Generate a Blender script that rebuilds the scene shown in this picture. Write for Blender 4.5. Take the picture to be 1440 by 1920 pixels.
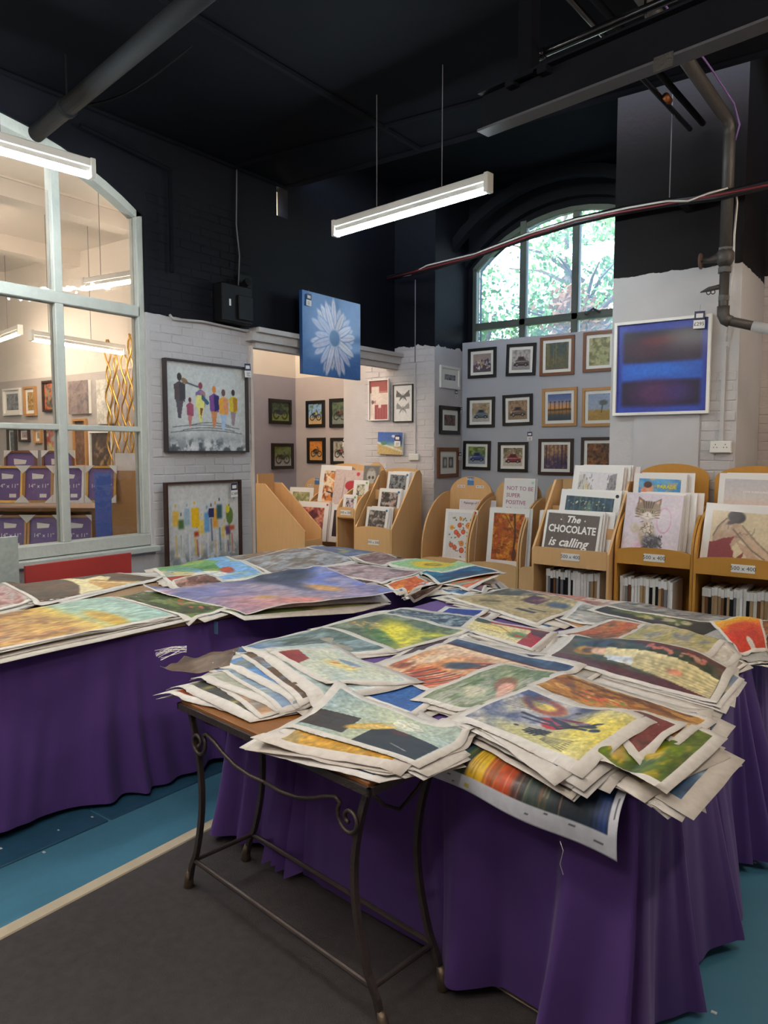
import bpy, bmesh, math, random
import numpy as np
from mathutils import Matrix, Vector
R = math.radians
for o in list(bpy.data.objects): bpy.data.objects.remove(o)
scn = bpy.context.scene
COL = scn.collection
random.seed(7)

# ------------------------------------------------------------------ camera
F = 1400.0; HY = 845.0; CX = 720.0; CY = 960.0
PITCH = math.atan((CY-HY)/F); YAW = math.atan(1020.0/(F/math.cos(PITCH)))
EYE = Vector((0, 0, 1.6))
FW = Vector((-math.sin(YAW)*math.cos(PITCH), math.cos(YAW)*math.cos(PITCH), -math.sin(PITCH)))
RT = Vector((math.cos(YAW), math.sin(YAW), 0)); UP = RT.cross(FW)
cam = bpy.data.cameras.new('camera'); co = bpy.data.objects.new('camera', cam); COL.objects.link(co)
cam.sensor_fit = 'VERTICAL'; cam.sensor_height = 36; cam.lens = F*36/1920
cam.clip_start = .05; cam.clip_end = 200
co.matrix_world = Matrix(((RT.x, UP.x, -FW.x, EYE.x), (RT.y, UP.y, -FW.y, EYE.y), (RT.z, UP.z, -FW.z, EYE.z), (0, 0, 0, 1)))
scn.camera = co
def on(px, py, ax, c):
    d = FW+RT*((px-CX)/F)-UP*((py-CY)/F)
    return EYE+d*((c-EYE[ax])/d[ax])

# ------------------------------------------------------------------ world, exposure
w = bpy.data.worlds.new('world'); scn.world = w; w.use_nodes = True
nt = w.node_tree; bg = nt.nodes['Background']
sky = nt.nodes.new('ShaderNodeTexSky'); sky.sky_type = 'NISHITA'; sky.sun_elevation = R(38); sky.sun_rotation = R(200)
sky.sun_disc = False
nt.links.new(sky.outputs[0], bg.inputs[0]); bg.inputs[1].default_value = .42
scn.view_settings.view_transform = 'Standard'; scn.view_settings.look = 'None'
scn.view_settings.gamma = 1; scn.view_settings.use_curve_mapping = False
scn.view_settings.exposure = 2.45
TUBE = 26.0        # radiance of the fluorescent tubes
TUBE_WARM = 20.0   # tubes of the next room and the ones behind the camera

# ------------------------------------------------------------------ materials
def lin(c):
    if isinstance(c, str):
        c = tuple(int(c[i:i+2], 16)/255 for i in (0, 2, 4))
    return tuple(((v/12.92) if v <= .04045 else ((v+.055)/1.055)**2.4) for v in c[:3])
MATS = {}
def mat(name, col, rough=.6, metal=0, var=.12, vscale=8, bump=.0, bscale=60, emis=None, coat=0, spec=.5, stretch=None, sheen=0):
    if name in MATS: return MATS[name]
    m = bpy.data.materials.new(name); MATS[name] = m; m.use_nodes = True
    n = m.node_tree.nodes; L = m.node_tree.links; p = n['Principled BSDF']
    c = lin(col)
    tc = n.new('ShaderNodeTexCoord'); mp = n.new('ShaderNodeMapping'); L.new(tc.outputs['Object'], mp.inputs[0])
    if stretch: mp.inputs['Scale'].default_value = stretch
    nz = n.new('ShaderNodeTexNoise'); nz.inputs['Scale'].default_value = vscale; nz.inputs['Detail'].default_value = 5
    L.new(mp.outputs[0], nz.inputs[0])
    mx = n.new('ShaderNodeMix'); mx.data_type = 'RGBA'
    mx.inputs[6].default_value = (*[v*(1-var) for v in c], 1); mx.inputs[7].default_value = (*[min(1, v*(1+var)) for v in c], 1)
    L.new(nz.outputs[0], mx.inputs[0]); L.new(mx.outputs[2], p.inputs['Base Color'])
    p.inputs['Roughness'].default_value = rough; p.inputs['Metallic'].default_value = metal
    p.inputs['Specular IOR Level'].default_value = spec
    p.inputs['Coat Weight'].default_value = coat; p.inputs['Coat Roughness'].default_value = .15
    p.inputs['Sheen Weight'].default_value = sheen
    if bump:
        nb = n.new('ShaderNodeTexNoise'); nb.inputs['Scale'].default_value = bscale; nb.inputs['Detail'].default_value = 6
        L.new(mp.outputs[0], nb.inputs[0])
        b = n.new('ShaderNodeBump'); b.inputs['Strength'].default_value = bump; b.inputs['Distance'].default_value = .01
        L.new(nb.outputs[0], b.inputs['Height']); L.new(b.outputs[0], p.inputs['Normal'])
    if emis:
        p.inputs['Emission Color'].default_value = (*emis[0], 1); p.inputs['Emission Strength'].default_value = emis[1]
    return m
def wallmat(name, low, high, zb, slope_y=0, edge=.05, tint2=None, rough=.62):
    """painted masonry, light paint up to height zb, black paint above it (a real painted boundary)"""
    m = bpy.data.materials.new(name); MATS[name] = m; m.use_nodes = True
    n = m.node_tree.nodes; L = m.node_tree.links; p = n['Principled BSDF']
    g = n.new('ShaderNodeNewGeometry'); sp = n.new('ShaderNodeSeparateXYZ'); L.new(g.outputs['Position'], sp.inputs[0])
    nz = n.new('ShaderNodeTexNoise'); nz.inputs['Scale'].default_value = 7; nz.inputs['Detail'].default_value = 5; L.new(g.outputs['Position'], nz.inputs[0])
    ma = n.new('ShaderNodeMath'); ma.operation = 'MULTIPLY_ADD'; L.new(nz.outputs[0], ma.inputs[0]); ma.inputs[1].default_value = edge*2; ma.inputs[2].default_value = zb-edge
    gt = n.new('ShaderNodeMath'); gt.operation = 'GREATER_THAN'; L.new(sp.outputs[2], gt.inputs[0]); L.new(ma.outputs[0], gt.inputs[1])
    n2 = n.new('ShaderNodeTexNoise'); n2.inputs['Scale'].default_value = 2.2; n2.inputs['Detail'].default_value = 8; L.new(g.outputs['Position'], n2.inputs[0])
    lo = lin(low); l2 = lin(tint2) if tint2 else tuple(v*.82 for v in lo)
    m1 = n.new('ShaderNodeMix'); m1.data_type = 'RGBA'; m1.inputs[6].default_value = (*lo, 1); m1.inputs[7].default_value = (*l2, 1)
    cr = n.new('ShaderNodeMapRange'); cr.inputs[1].default_value = .35; cr.inputs[2].default_value = .75; L.new(n2.outputs[0], cr.inputs[0]); L.new(cr.outputs[0], m1.inputs[0])
    m2 = n.new('ShaderNodeMix'); m2.data_type = 'RGBA'; L.new(gt.outputs[0], m2.inputs[0]); L.new(m1.outputs[2], m2.inputs[6]); m2.inputs[7].default_value = (*lin(high), 1)
    L.new(m2.outputs[2], p.inputs['Base Color']); p.inputs['Roughness'].default_value = rough+.1; p.inputs['Specular IOR Level'].default_value = .18
    nb = n.new('ShaderNodeTexNoise'); nb.inputs['Scale'].default_value = 35; nb.inputs['Detail'].default_value = 8; L.new(g.outputs['Position'], nb.inputs[0])
    b = n.new('ShaderNodeBump'); b.inputs['Strength'].default_value = .35; b.inputs['Distance'].default_value = .008
    L.new(nb.outputs[0], b.inputs['Height']); L.new(b.outputs[0], p.inputs['Normal'])
    return m
def vmat(name, rough=.55, coat=0, cvs=.25):
    m = bpy.data.materials.new(name); MATS[name] = m; m.use_nodes = True
    n = m.node_tree.nodes; L = m.node_tree.links; p = n['Principled BSDF']
    a = n.new('ShaderNodeAttribute'); a.attribute_name = 'Col'
    tc = n.new('ShaderNodeTexCoord'); nz = n.new('ShaderNodeTexNoise'); nz.inputs['Scale'].default_value = 45; nz.inputs['Detail'].default_value = 6
    L.new(tc.outputs['Object'], nz.inputs[0])
    mr = n.new('ShaderNodeMapRange'); mr.inputs[3].default_value = .8; mr.inputs[4].default_value = 1.2; L.new(nz.outputs[0], mr.inputs[0])
    mm = n.new('ShaderNodeVectorMath'); mm.operation = 'SCALE'; L.new(a.outputs['Color'], mm.inputs[0]); L.new(mr.outputs[0], mm.inputs['Scale'])
    L.new(mm.outputs[0], p.inputs['Base Color']); p.inputs['Roughness'].default_value = rough
    p.inputs['Coat Weight'].default_value = coat; p.inputs['Coat Roughness'].default_value = .12
    if cvs:
        nb = n.new('ShaderNodeTexNoise'); nb.inputs['Scale'].default_value = 400; L.new(tc.outputs['Object'], nb.inputs[0])
        b = n.new('ShaderNodeBump'); b.inputs['Strength'].default_value = cvs; b.inputs['Distance'].default_value = .001
        L.new(nb.outputs[0], b.inputs['Height']); L.new(b.outputs[0], p.inputs['Normal'])
    return m
BLACKP = '0f1018'
M_wallA = wallmat('painted_brick_left', 'bfbbbc', BLACKP, 2.745, edge=.02)
M_wallB = wallmat('painted_brick_corner', 'cac4c4', BLACKP, 2.83, edge=.07, tint2='b8b2b2')
M_ret = wallmat('painted_brick_return', 'bfbdc2', BLACKP, 2.9, edge=.02)
M_pier = wallmat('painted_brick_pier', 'bcb9ba', '171416', 2.985, edge=.03, tint2='b2aeac')
M_right = wallmat('painted_brick_far_right', 'c2b6b2', '1a1414', 3.04, edge=.05, tint2='a89f9c')
M_black = mat('black_paint', '0e0f15', .8, spec=.15, var=.25, vscale=3, bump=.3, bscale=20)
M_ceil = mat('black_ceiling_paint', '0c0d13', .85, spec=.12, var=.25, vscale=1.2, bump=.35, bscale=8)
M_panel = mat('grey_board', 'acadb2', .6, var=.04, vscale=2, bump=.05)
M_white = mat('white_wall', 'd9cfc4', .7, var=.06, vscale=2, bump=.15, bscale=25)
M_dado = mat('grey_dado_paint', 'b3aba6', .7, var=.08, vscale=3, bump=.15)
M_frame_w = mat('window_paint', 'b7bab2', .5, var=.12, vscale=12, bump=.5, bscale=30)
M_frame_g = mat('green_window_paint', '4a5248', .6, var=.2, vscale=10, bump=.3)
M_lintel = mat('lintel_paint', 'b6b0ac', .6, var=.15, vscale=6, bump=.4, bscale=20)
M_floor = mat('blue_floor_paint', '4a8096', .38, var=.34, vscale=2.6, bump=.3, bscale=14)
M_slab = mat('dark_blue_flagstone', '275068', .45, var=.3, vscale=5, bump=.3, bscale=18)
M_carpet = mat('charcoal_carpet', '504b4a', .95, var=.25, vscale=30, bump=.6, bscale=300, spec=.15)
M_strip = mat('cream_floor_strip', 'c2b194', .5, var=.15, vscale=9, bump=.2)
M_purple = mat('purple_cloth', '5b3d82', .8, var=.10, vscale=4, bump=.12, bscale=500, spec=.22, sheen=.15)
M_iron = mat('dark_iron', '5c524c', .45, metal=.6, var=.3, vscale=20, bump=.3, bscale=90)
M_ironfoot = mat('worn_iron_foot', '7a6a58', .45, metal=.7, var=.4, vscale=40, bump=.4)
M_oak = mat('varnished_pine', '8e5a26', .4, var=.35, vscale=6, stretch=(.8, 9, 9), bump=.1)
M_ply = mat('plywood_edge', '8a6a48', .6, var=.3, vscale=6, stretch=(1, 1, 14))
M_mdf = mat('beech_board', 'd4a874', .5, var=.10, vscale=5, stretch=(6, 6, .7), spec=.4)
M_mdf2 = mat('golden_board', 'bf8838', .5, var=.10, vscale=5, stretch=(6, 6, .7), spec=.4)
M_mdf_e = mat('beech_board_edge', 'd9aa74', .5, var=.08)
M_mdfdk = mat('brown_board', '6b4526', .6, var=.2, vscale=5, stretch=(6, 6, .7))
M_steel = mat('grey_steel', '4a4743', .5, metal=.5, var=.3, vscale=15, bump=.3)
M_blk = mat('black_lacquer', '15130f', .35, var=.2, coat=.2)
M_dbrown = mat('dark_wood_frame', '3a231a', .4, var=.25, vscale=10, stretch=(1, 1, 6))
M_brown = mat('brown_wood_frame', '7a4a2c', .4, var=.25, vscale=10, stretch=(1, 1, 6))
M_oakf = mat('oak_frame', 'b98750', .45, var=.15, vscale=10, stretch=(1, 1, 6))
M_whitef = mat('white_frame', 'e4e0da', .4, var=.04)
M_mount = mat('white_mount_card', 'e6e4dc', .7, var=.03)
M_card = mat('white_card', 'e6e2de', .6, var=.04)
M_tagh = mat('purple_tag_header', '2e2846', .5, var=.1)
M_ink = mat('black_ink', '2a2830', .6, var=.0)
M_inkw = mat('white_ink', 'f0ede8', .6, var=.0)
M_inkp = mat('pink_ink', 'a8567c', .6, var=.1)
M_plastic = mat('black_plastic', '0d0d10', .6, spec=.25, var=.15)
M_wplastic = mat('white_plastic', 'dcdad4', .35, var=.04)
M_tubeb = mat('white_enamel', 'd6d3cc', .4, var=.04)
M_tube = mat('lit_tube_cool', 'ffffff', emis=((.78, .93, 1.0), TUBE))
M_tuben2 = mat('lit_tube_next_room', 'ffffff', emis=((1.0, .85, .68), TUBE_WARM*.85))
M_tubef = mat('lit_tube_dim', 'ffffff', emis=((1.0, .93, .86), TUBE*.72))
M_tubew = mat('lit_tube_warm', 'ffffff', emis=((1.0, .84, .66), TUBE_WARM))
M_tuben = mat('lit_tube_neutral', 'ffffff', emis=((1.0, .93, .86), TUBE))
M_red = mat('red_board', 'b23a34', .5, var=.08)
M_bluep = mat('blue_board', '3a56a8', .5, var=.08)
M_wire = mat('grey_wire', '77757a', .5)
M_wirew = mat('white_cable', 'cfcac4', .5)
M_wirer = mat('red_cable', '7a2c34', .5)
M_wirep = mat('lilac_cable', '8a6aa8', .5)
M_wireb = mat('black_cable', '141318', .5)
M_gold = mat('gilt', 'c99a4a', .3, metal=.8, var=.2)
M_lilac = mat('lilac_backing_card', '6f5690', .5, var=.08)
M_cardb = mat('brown_cardboard', 'a88a64', .7, var=.12)
M_flap = mat('white_corner_guard', 'dfdcd8', .6, var=.05)
M_kraft = mat('brown_paper_roll', '7c6654', .8, var=.2)
M_leaf = mat('leaf_green', '5c8a3c', .6, var=.5, vscale=3)
M_leafy = mat('leaf_autumn', '9a6a3a', .6, var=.4, vscale=3)
M_bark = mat('bark', '5a5048', .9, var=.3)
M_print = vmat('canvas_print_ink', .5, .08)
M_pic = vmat('picture_ink', .45, .25, 0)
def glass_mat():
    m = bpy.data.materials.new('window_glass'); m.use_nodes = True; n = m.node_tree.nodes; L = m.node_tree.links
    n.remove(n['Principled BSDF']); out = n['Material Output']
    t = n.new('ShaderNodeBsdfTransparent'); g = n.new('ShaderNodeBsdfGlossy'); g.inputs['Roughness'].default_value = .02
    tc = n.new('ShaderNodeTexCoord'); nz = n.new('ShaderNodeTexNoise'); nz.inputs['Scale'].default_value = 6
    L.new(tc.outputs['Object'], nz.inputs[0]); b = n.new('ShaderNodeBump'); b.inputs['Strength'].default_value = .12; b.inputs['Distance'].default_value = .02
    L.new(nz.outputs[0], b.inputs['Height']); L.new(b.outputs[0], g.inputs['Normal'])
    f = n.new('ShaderNodeFresnel'); f.inputs['IOR'].default_value = 1.45
    mx = n.new('ShaderNodeMixShader'); L.new(f.outputs[0], mx.inputs[0]); L.new(t.outputs[0], mx.inputs[1]); L.new(g.outputs[0], mx.inputs[2])
    L.new(mx.outputs[0], out.inputs[0]); return m
M_glass = glass_mat()
def dirty_glass():
    m = M_glass.copy(); m.name = 'dusty_glass'; n = m.node_tree.nodes; L = m.node_tree.links; out = n['Material Output']; src = out.inputs[0].links[0].from_socket
    t = n.new('ShaderNodeBsdfTranslucent'); t.inputs[0].default_value = (.72, .85, 1, 1); mx = n.new('ShaderNodeMixShader'); tc = n.new('ShaderNodeTexCoord'); nz = n.new('ShaderNodeTexNoise'); nz.inputs['Scale'].default_value = 2.5; L.new(tc.outputs['Object'], nz.inputs[0])
    mr = n.new('ShaderNodeMapRange'); mr.inputs[3].default_value = .0; mr.inputs[4].default_value = .17; L.new(nz.outputs[0], mr.inputs[0]); L.new(mr.outputs[0], mx.inputs[0]); L.new(src, mx.inputs[1]); L.new(t.outputs[0], mx.inputs[2]); L.new(mx.outputs[0], out.inputs[0]); return m
M_dusty = dirty_glass()

# ------------------------------------------------------------------ helpers
def tag(o, label=None, cat=None, group=None, kind=None):
    if label: o['label'] = label
    if cat: o['category'] = cat
    if group: o['group'] = group
    if kind: o['kind'] = kind
    return o
def thing(name, label, cat, loc=(0, 0, 0), rotz=0, group=None, rot=None):
    o = bpy.data.objects.new(name, None); COL.objects.link(o); o.location = loc
    o.rotation_euler = rot if rot else (0, 0, rotz); o.empty_display_size = .05
    return tag(o, label, cat, group)
def link(name, me, m=None, parent=None):
    o = bpy.data.objects.new(name, me); COL.objects.link(o)
    if m and not me.materials: me.materials.append(m)
    if parent: o.parent = parent
    return o
def obj(name, bm, m, parent=None, smooth=False):
    me = bpy.data.meshes.new(name); bm.normal_update(); bm.to_mesh(me); bm.free()
    if smooth:
        me.polygons.foreach_set('use_smooth', [True]*len(me.polygons))
    return link(name, me, m, parent)
def B(): return bmesh.new()
def box(bm, x0, x1, y0, y1, z0, z1, bev=0):
    v = [bm.verts.new(p) for p in ((x0, y0, z0), (x1, y0, z0), (x1, y1, z0), (x0, y1, z0), (x0, y0, z1), (x1, y0, z1), (x1, y1, z1), (x0, y1, z1))]
    fs = [bm.faces.new([v[i] for i in f]) for f in ((0, 3, 2, 1), (4, 5, 6, 7), (0, 1, 5, 4), (1, 2, 6, 5), (2, 3, 7, 6), (3, 0, 4, 7))]
    if bev:
        es = list({e for f in fs for e in f.edges}); bmesh.ops.bevel(bm, geom=es, offset=bev, segments=1, affect='EDGES')
    return v
def bx(*a, bev=0):
    bm = B(); box(bm, *a, bev=bev); return bm
def tube(bm, pts, r, n=10, cap=True):
    pts = [Vector(p) for p in pts]; rs = r if isinstance(r, (list, tuple)) else [r]*len(pts)
    rings = []; pn = None
    for i, p in enumerate(pts):
        a = pts[max(0, i-1)]; b = pts[min(len(pts)-1, i+1)]; t = (b-a).normalized()
        if pn is None: pn = t.orthogonal().normalized()
        pn = (pn-t*pn.dot(t)).normalized(); q = t.cross(pn)
        rings.append([bm.verts.new(p+(pn*math.cos(2*math.pi*k/n)+q*math.sin(2*math.pi*k/n))*rs[i]) for k in range(n)])
    for a, b in zip(rings, rings[1:]):
        for k in range(n): bm.faces.new((a[k], a[(k+1) % n], b[(k+1) % n], b[k]))
    if cap: bm.faces.new(rings[0][::-1]); bm.faces.new(rings[-1])
    return bm
def prism(bm, pts, t0, t1, axis=0):
    """extrude 2-D polygon (a,b) between t0 and t1 along an axis"""
    def P(a, b, t): return (t, a, b) if axis == 0 else ((a, t, b) if axis == 1 else (a, b, t))
    A = [bm.verts.new(P(a, b, t0)) for a, b in pts]; Bv = [bm.verts.new(P(a, b, t1)) for a, b in pts]
    n = len(pts)
    bm.faces.new(A); bm.faces.new(Bv[::-1])
    for i in range(n): bm.faces.new((A[i], Bv[i], Bv[(i+1) % n], A[(i+1) % n]))
    bmesh.ops.recalc_face_normals(bm, faces=bm.faces)
    return bm
def holed(name, outer, holes, th, mtx, m, parent=None):
    """slab with holes: 2-D outlines filled and extruded by a curve"""
    cu = bpy.data.curves.new(name, 'CURVE'); cu.dimensions = '2D'; cu.fill_mode = 'BOTH'; cu.extrude = th/2
    for poly in [outer]+holes:
        s = cu.splines.new('POLY'); s.points.add(len(poly)-1); s.use_cyclic_u = True
        for i, (a, b) in enumerate(poly): s.points[i].co = (a, b, 0, 1)
    t = bpy.data.objects.new('t', cu); COL.objects.link(t)
    dg = bpy.context.evaluated_depsgraph_get(); me = bpy.data.meshes.new_from_object(t.evaluated_get(dg))
    bpy.data.objects.remove(t); bpy.data.curves.remove(cu)
    me.transform(mtx); me.name = name; me.materials.clear()
    return link(name, me, m, parent)
def text(name, s, size, m, mtx, parent=None, ext=.0006, align='CENTER', shear=0, bold=0, sx=1):
    cu = bpy.data.curves.new(name, 'FONT'); cu.body = s; cu.size = size; cu.extrude = ext; cu.align_x = align; cu.align_y = 'CENTER'
    cu.shear = shear; cu.offset = bold; cu.resolution_u = 2
    t = bpy.data.objects.new('t', cu); COL.objects.link(t)
    dg = bpy.context.evaluated_depsgraph_get(); me = bpy.data.meshes.new_from_object(t.evaluated_get(dg))
    bpy.data.objects.remove(t); bpy.data.curves.remove(cu)
    me.transform(mtx @ Matrix.Diagonal((sx, 1, 1, 1))); me.name = name; me.materials.clear()
    return link(name, me, m, parent)
FACE = Matrix(((1, 0, 0, 0), (0, 0, -1, 0), (0, 1, 0, 0), (0, 0, 0, 1)))   # text plane XY -> XZ facing -y
def T(x, y, z): return Matrix.Translation((x, y, z))
def structure(o, label=None):
    o['kind'] = 'structure'
    return o

# ------------------------------------------------------------------ painting (numpy raster -> vertex colours)
def vnoise(h, w, s, rng, octv=3):
    out = np.zeros((h, w)); amp = 1; tot = 0
    for o in range(octv):
        gh = max(2, int(s*h/w)+2) if h < w else int(s)+2; gw = int(s)+2 if h < w else max(2, int(s*w/h)+2)
        g = rng.random((gh+1, gw+1)); yy = np.linspace(0, gh-.001, h); xx = np.linspace(0, gw-.001, w)
        y0 = yy.astype(int); x0 = xx.astype(int); fy = (yy-y0)[:, None]; fx = (xx-x0)[None]
        fy = fy*fy*(3-2*fy); fx = fx*fx*(3-2*fx)
        a = g[np.ix_(y0, x0)]; b = g[np.ix_(y0, x0+1)]; c = g[np.ix_(y0+1, x0)]; d = g[np.ix_(y0+1, x0+1)]
        out += amp*((a*(1-fx)+b*fx)*(1-fy)+(c*(1-fx)+d*fx)*fy); tot += amp; amp *= .55; s *= 2
    return out/tot
def C3(c): return np.array([int(c[i:i+2], 16)/255 for i in (0, 2, 4)]) if isinstance(c, str) else np.array(c, float)
class Art:
    """little painter; u runs right 0..1, v runs up 0..1; row 0 is the bottom"""
    def __init__(s, w, h, base='888888', seed=1):
        s.w = w; s.h = h; s.rng = np.random.default_rng(seed); s.a = np.ones((h, w, 3))*C3(base)
        s.U, s.V = np.meshgrid(np.linspace(0, 1, w), np.linspace(0, 1, h))
        s.asp = h/w
    def mix(s, m, c):
        m = np.clip(m, 0, 1)[..., None]; s.a = s.a*(1-m)+C3(c)*m; return s
    def grad(s, stops, ax='v', warp=.0, sc=3):
        t = (s.V if ax == 'v' else s.U)
        if warp: t = np.clip(t+(vnoise(s.h, s.w, sc, s.rng)-.5)*warp, 0, 1)
        ks = [k for k, _ in stops]; cs = np.array([C3(c) for _, c in stops])
        s.a = np.stack([np.interp(t, ks, cs[:, i]) for i in range(3)], -1); return s
    def blot(s, cols, sc=4, sharp=6, amt=1, region=None):
        sharp *= 1.6
        for c in cols:
            n = vnoise(s.h, s.w, sc, s.rng, 5)
            m = np.clip((n-.52)*sharp, 0, 1)*amt
            if region is not None: m = m*region
            s.mix(m, c)
        return s
    def grain(s, amt=.08, sc=30):
        n = vnoise(s.h, s.w, sc, s.rng, 2)-.5; s.a = np.clip(s.a*(1+n[..., None]*amt*2), 0, 1); return s
    def ell(s, x, y, rx, ry, c, ang=0, soft=.15, amt=1):
        dx = s.U-x; dy = (s.V-y)*s.asp; ry = ry*s.asp; ca, sa = math.cos(R(ang)), math.sin(R(ang))
        d = np.sqrt(((dx*ca+dy*sa)/rx)**2+((-dx*sa+dy*ca)/ry)**2)
        return s.mix(np.clip((1-d)/max(soft, 1e-3)+.5, 0, 1)*amt, c)
    def ring(s, x, y, rx, ry, t, c, ang=0):
        dx = s.U-x; dy = (s.V-y)*s.asp; ry = ry*s.asp; ca, sa = math.cos(R(ang)), math.sin(R(ang))
        d = np.sqrt(((dx*ca+dy*sa)/rx)**2+((-dx*sa+dy*ca)/ry)**2)
        return s.mix(np.clip(1.3-np.abs(d-1)*rx/t, 0, 1), c)
    def poly(s, pts, c, amt=1):
        inside = np.zeros((s.h, s.w), bool); n = len(pts)
        for i in range(n):
            x1, y1 = pts[i]; x2, y2 = pts[(i+1) % n]
            if y1 == y2: continue
            cnd = ((y1 > s.V) != (y2 > s.V)) & (s.U < (x2-x1)*(s.V-y1)/(y2-y1)+x1); inside ^= cnd
        return s.mix(inside*float(amt), c)
    def rect(s, x0, y0, x1, y1, c, amt=1, soft=0):
        if soft:
            m = np.clip((s.U-x0)/soft+.5, 0, 1)*np.clip((x1-s.U)/soft+.5, 0, 1)*np.clip((s.V-y0)/soft+.5, 0, 1)*np.clip((y1-s.V)/soft+.5, 0, 1)
            return s.mix(m*amt, c)
        return s.mix(((s.U >= x0) & (s.U <= x1) & (s.V >= y0) & (s.V <= y1))*float(amt), c)
    def line(s, pts, t, c, amt=1):
        for (x1, y1), (x2, y2) in zip(pts, pts[1:]):
            ax, ay, bx_, by = x1, y1*s.asp, x2, y2*s.asp; px = s.U; py = s.V*s.asp
            L2 = (bx_-ax)**2+(by-ay)**2+1e-9; k = np.clip(((px-ax)*(bx_-ax)+(py-ay)*(by-ay))/L2, 0, 1)
            d = np.hypot(px-ax-k*(bx_-ax), py-ay-k*(by-ay)); s.mix(np.clip(1.4-d/t, 0, 1)*amt, c)
        return s
    def dabs(s, n, cols, sz=.03, box_=(0, 0, 1, 1), asp=2, amt=.9):
        for _ in range(n):
            s.ell(box_[0]+s.rng.random()*(box_[2]-box_[0]), box_[1]+s.rng.random()*(box_[3]-box_[1]), sz*(.5+s.rng.random()), sz/asp*(.5+s.rng.random())/max(s.asp, .3),
                  cols[s.rng.integers(len(cols))], s.rng.random()*180, .5, amt)
        return s
    def rot(s):
        s.a = np.rot90(s.a).copy(); s.h, s.w = s.w, s.h; return s
def s2l(a):
    a = np.clip(a, 0, 1); return np.where(a <= .04045, a/12.92, ((a+.055)/1.055)**2.4)
def gridmesh(name, P, colr, m, rim=None, parent=None, uneven=False, rimdir=(0, 0, -1)):
    """P (ny,nx,3) points, colr (ny,nx,3) sRGB; rim: thickness of the sheet's edge"""
    ny, nx, _ = P.shape; v = P.reshape(-1, 3); c = colr.reshape(-1, 3)
    idx = np.arange(ny*nx).reshape(ny, nx)
    f = np.stack([idx[:-1, :-1], idx[:-1, 1:], idx[1:, 1:], idx[1:, :-1]], -1).reshape(-1, 4)
    if rim:
        loop = np.concatenate([idx[0, :-1], idx[:-1, -1], idx[-1, :0:-1], idx[:0:-1, 0]])
        lo = v[loop]+np.array(rimdir)*rim; n0 = len(v); v = np.vstack([v, lo]); c = np.vstack([c, c[loop]*.93])
        k = np.arange(len(loop)); k2 = (k+1) % len(loop)
        f = np.vstack([f, np.stack([loop[k], n0+k, n0+k2, loop[k2]], -1)])
    me = bpy.data.meshes.new(name); me.vertices.add(len(v)); me.vertices.foreach_set('co', v.ravel().astype('f4'))
    me.loops.add(f.size); me.loops.foreach_set('vertex_index', f.ravel().astype('i4'))
    me.polygons.add(len(f)); me.polygons.foreach_set('loop_start', np.arange(0, f.size, 4, dtype='i4'))
    me.update(calc_edges=True); me.polygons.foreach_set('use_smooth', np.ones(len(f), bool))
    at = me.color_attributes.new('Col', 'FLOAT_COLOR', 'POINT')
    cc = np.ones((len(c), 4)); cc[:, :3] = s2l(c); at.data.foreach_set('color', cc.ravel().astype('f4'))
    return link(name, me, m, parent)
def artplane(name, art, x0, x1, z0, z1, y, m, parent):
    """art on an upright plane facing -y in local space"""
    X, Z = np.meshgrid(np.linspace(x0, x1, art.w), np.linspace(z0, z1, art.h))
    P = np.stack([X, np.full_like(X, y), Z], -1)
    return gridmesh(name, P, art.a, m, parent=parent)

# ================================================================== THE SETTING
YZ = lambda x: Matrix(((0, 0, 1, x), (1, 0, 0, 0), (0, 1, 0, 0), (0, 0, 0, 1)))
XZ = lambda y: Matrix(((1, 0, 0, 0), (0, 0, 1, y), (0, 1, 0, 0), (0, 0, 0, 1)))
def arc(x0, x1, zs, za, n=18):
    hc = (x1-x0)/2; rise = za-zs; rad = (hc*hc+rise*rise)/(2*rise); cx = (x0+x1)/2; cz = za-rad
    return [(cx+(hc*math.cos(math.pi*k/n)), cz+math.sqrt(max(0, rad*rad-(hc*math.cos(math.pi*k/n))**2))) for k in range(n+1)]
CE = 4.22
floor = structure(obj('floor', bx(-15, 3.5, -3.5, 9, -.1, 0), M_floor))
bm = B(); prism(bm, [(-2.38, -3.3), (3.4, -3.3), (3.4, 1.24), (-2.38, 2.12)], -.001, .009, 2); structure(obj('floor_carpet', bm, M_carpet))
s_ = B(); prism(s_, [(-2.435, 0), (-2.425, .014), (-2.375, .014), (-2.365, 0)], -3.3, 2.17, 1); structure(obj('trim_1', s_, M_strip))
s_ = B(); prism(s_, [(-2.38, 2.11), (3.4, 1.23), (3.4, 1.29), (-2.38, 2.17)], 0, .013, 2); structure(obj('trim_2', s_, M_strip))
yy = -1.2
for k, ln in enumerate((.95, 1.1, .9, 1.05, .85, 1.0, .9)):
    bm = bx(-3.75, -2.84, yy+.006, yy+ln-.006, -.02, .006+.001*(k % 3), bev=.004); o = obj('flagstone', bm, M_slab, floor); o.rotation_euler = (0, 0, R(-1.5)); yy += ln
sc = B()
for _ in range(26):
    x = random.uniform(-3.0, -2.45) if random.random() < .45 else random.uniform(-.5, .2); y = random.uniform(1.3, 3.4); r = random.uniform(.003, .009)
    a = random.random()*3; box(sc, x-r, x+r, y-r*.6, y+r*.6, .0, .009 if x < -2.8 else .003)
tag(obj('paper_scraps', sc, M_card), 'tiny torn paper scraps scattered on the blue floor', 'litter', kind='stuff')

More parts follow.
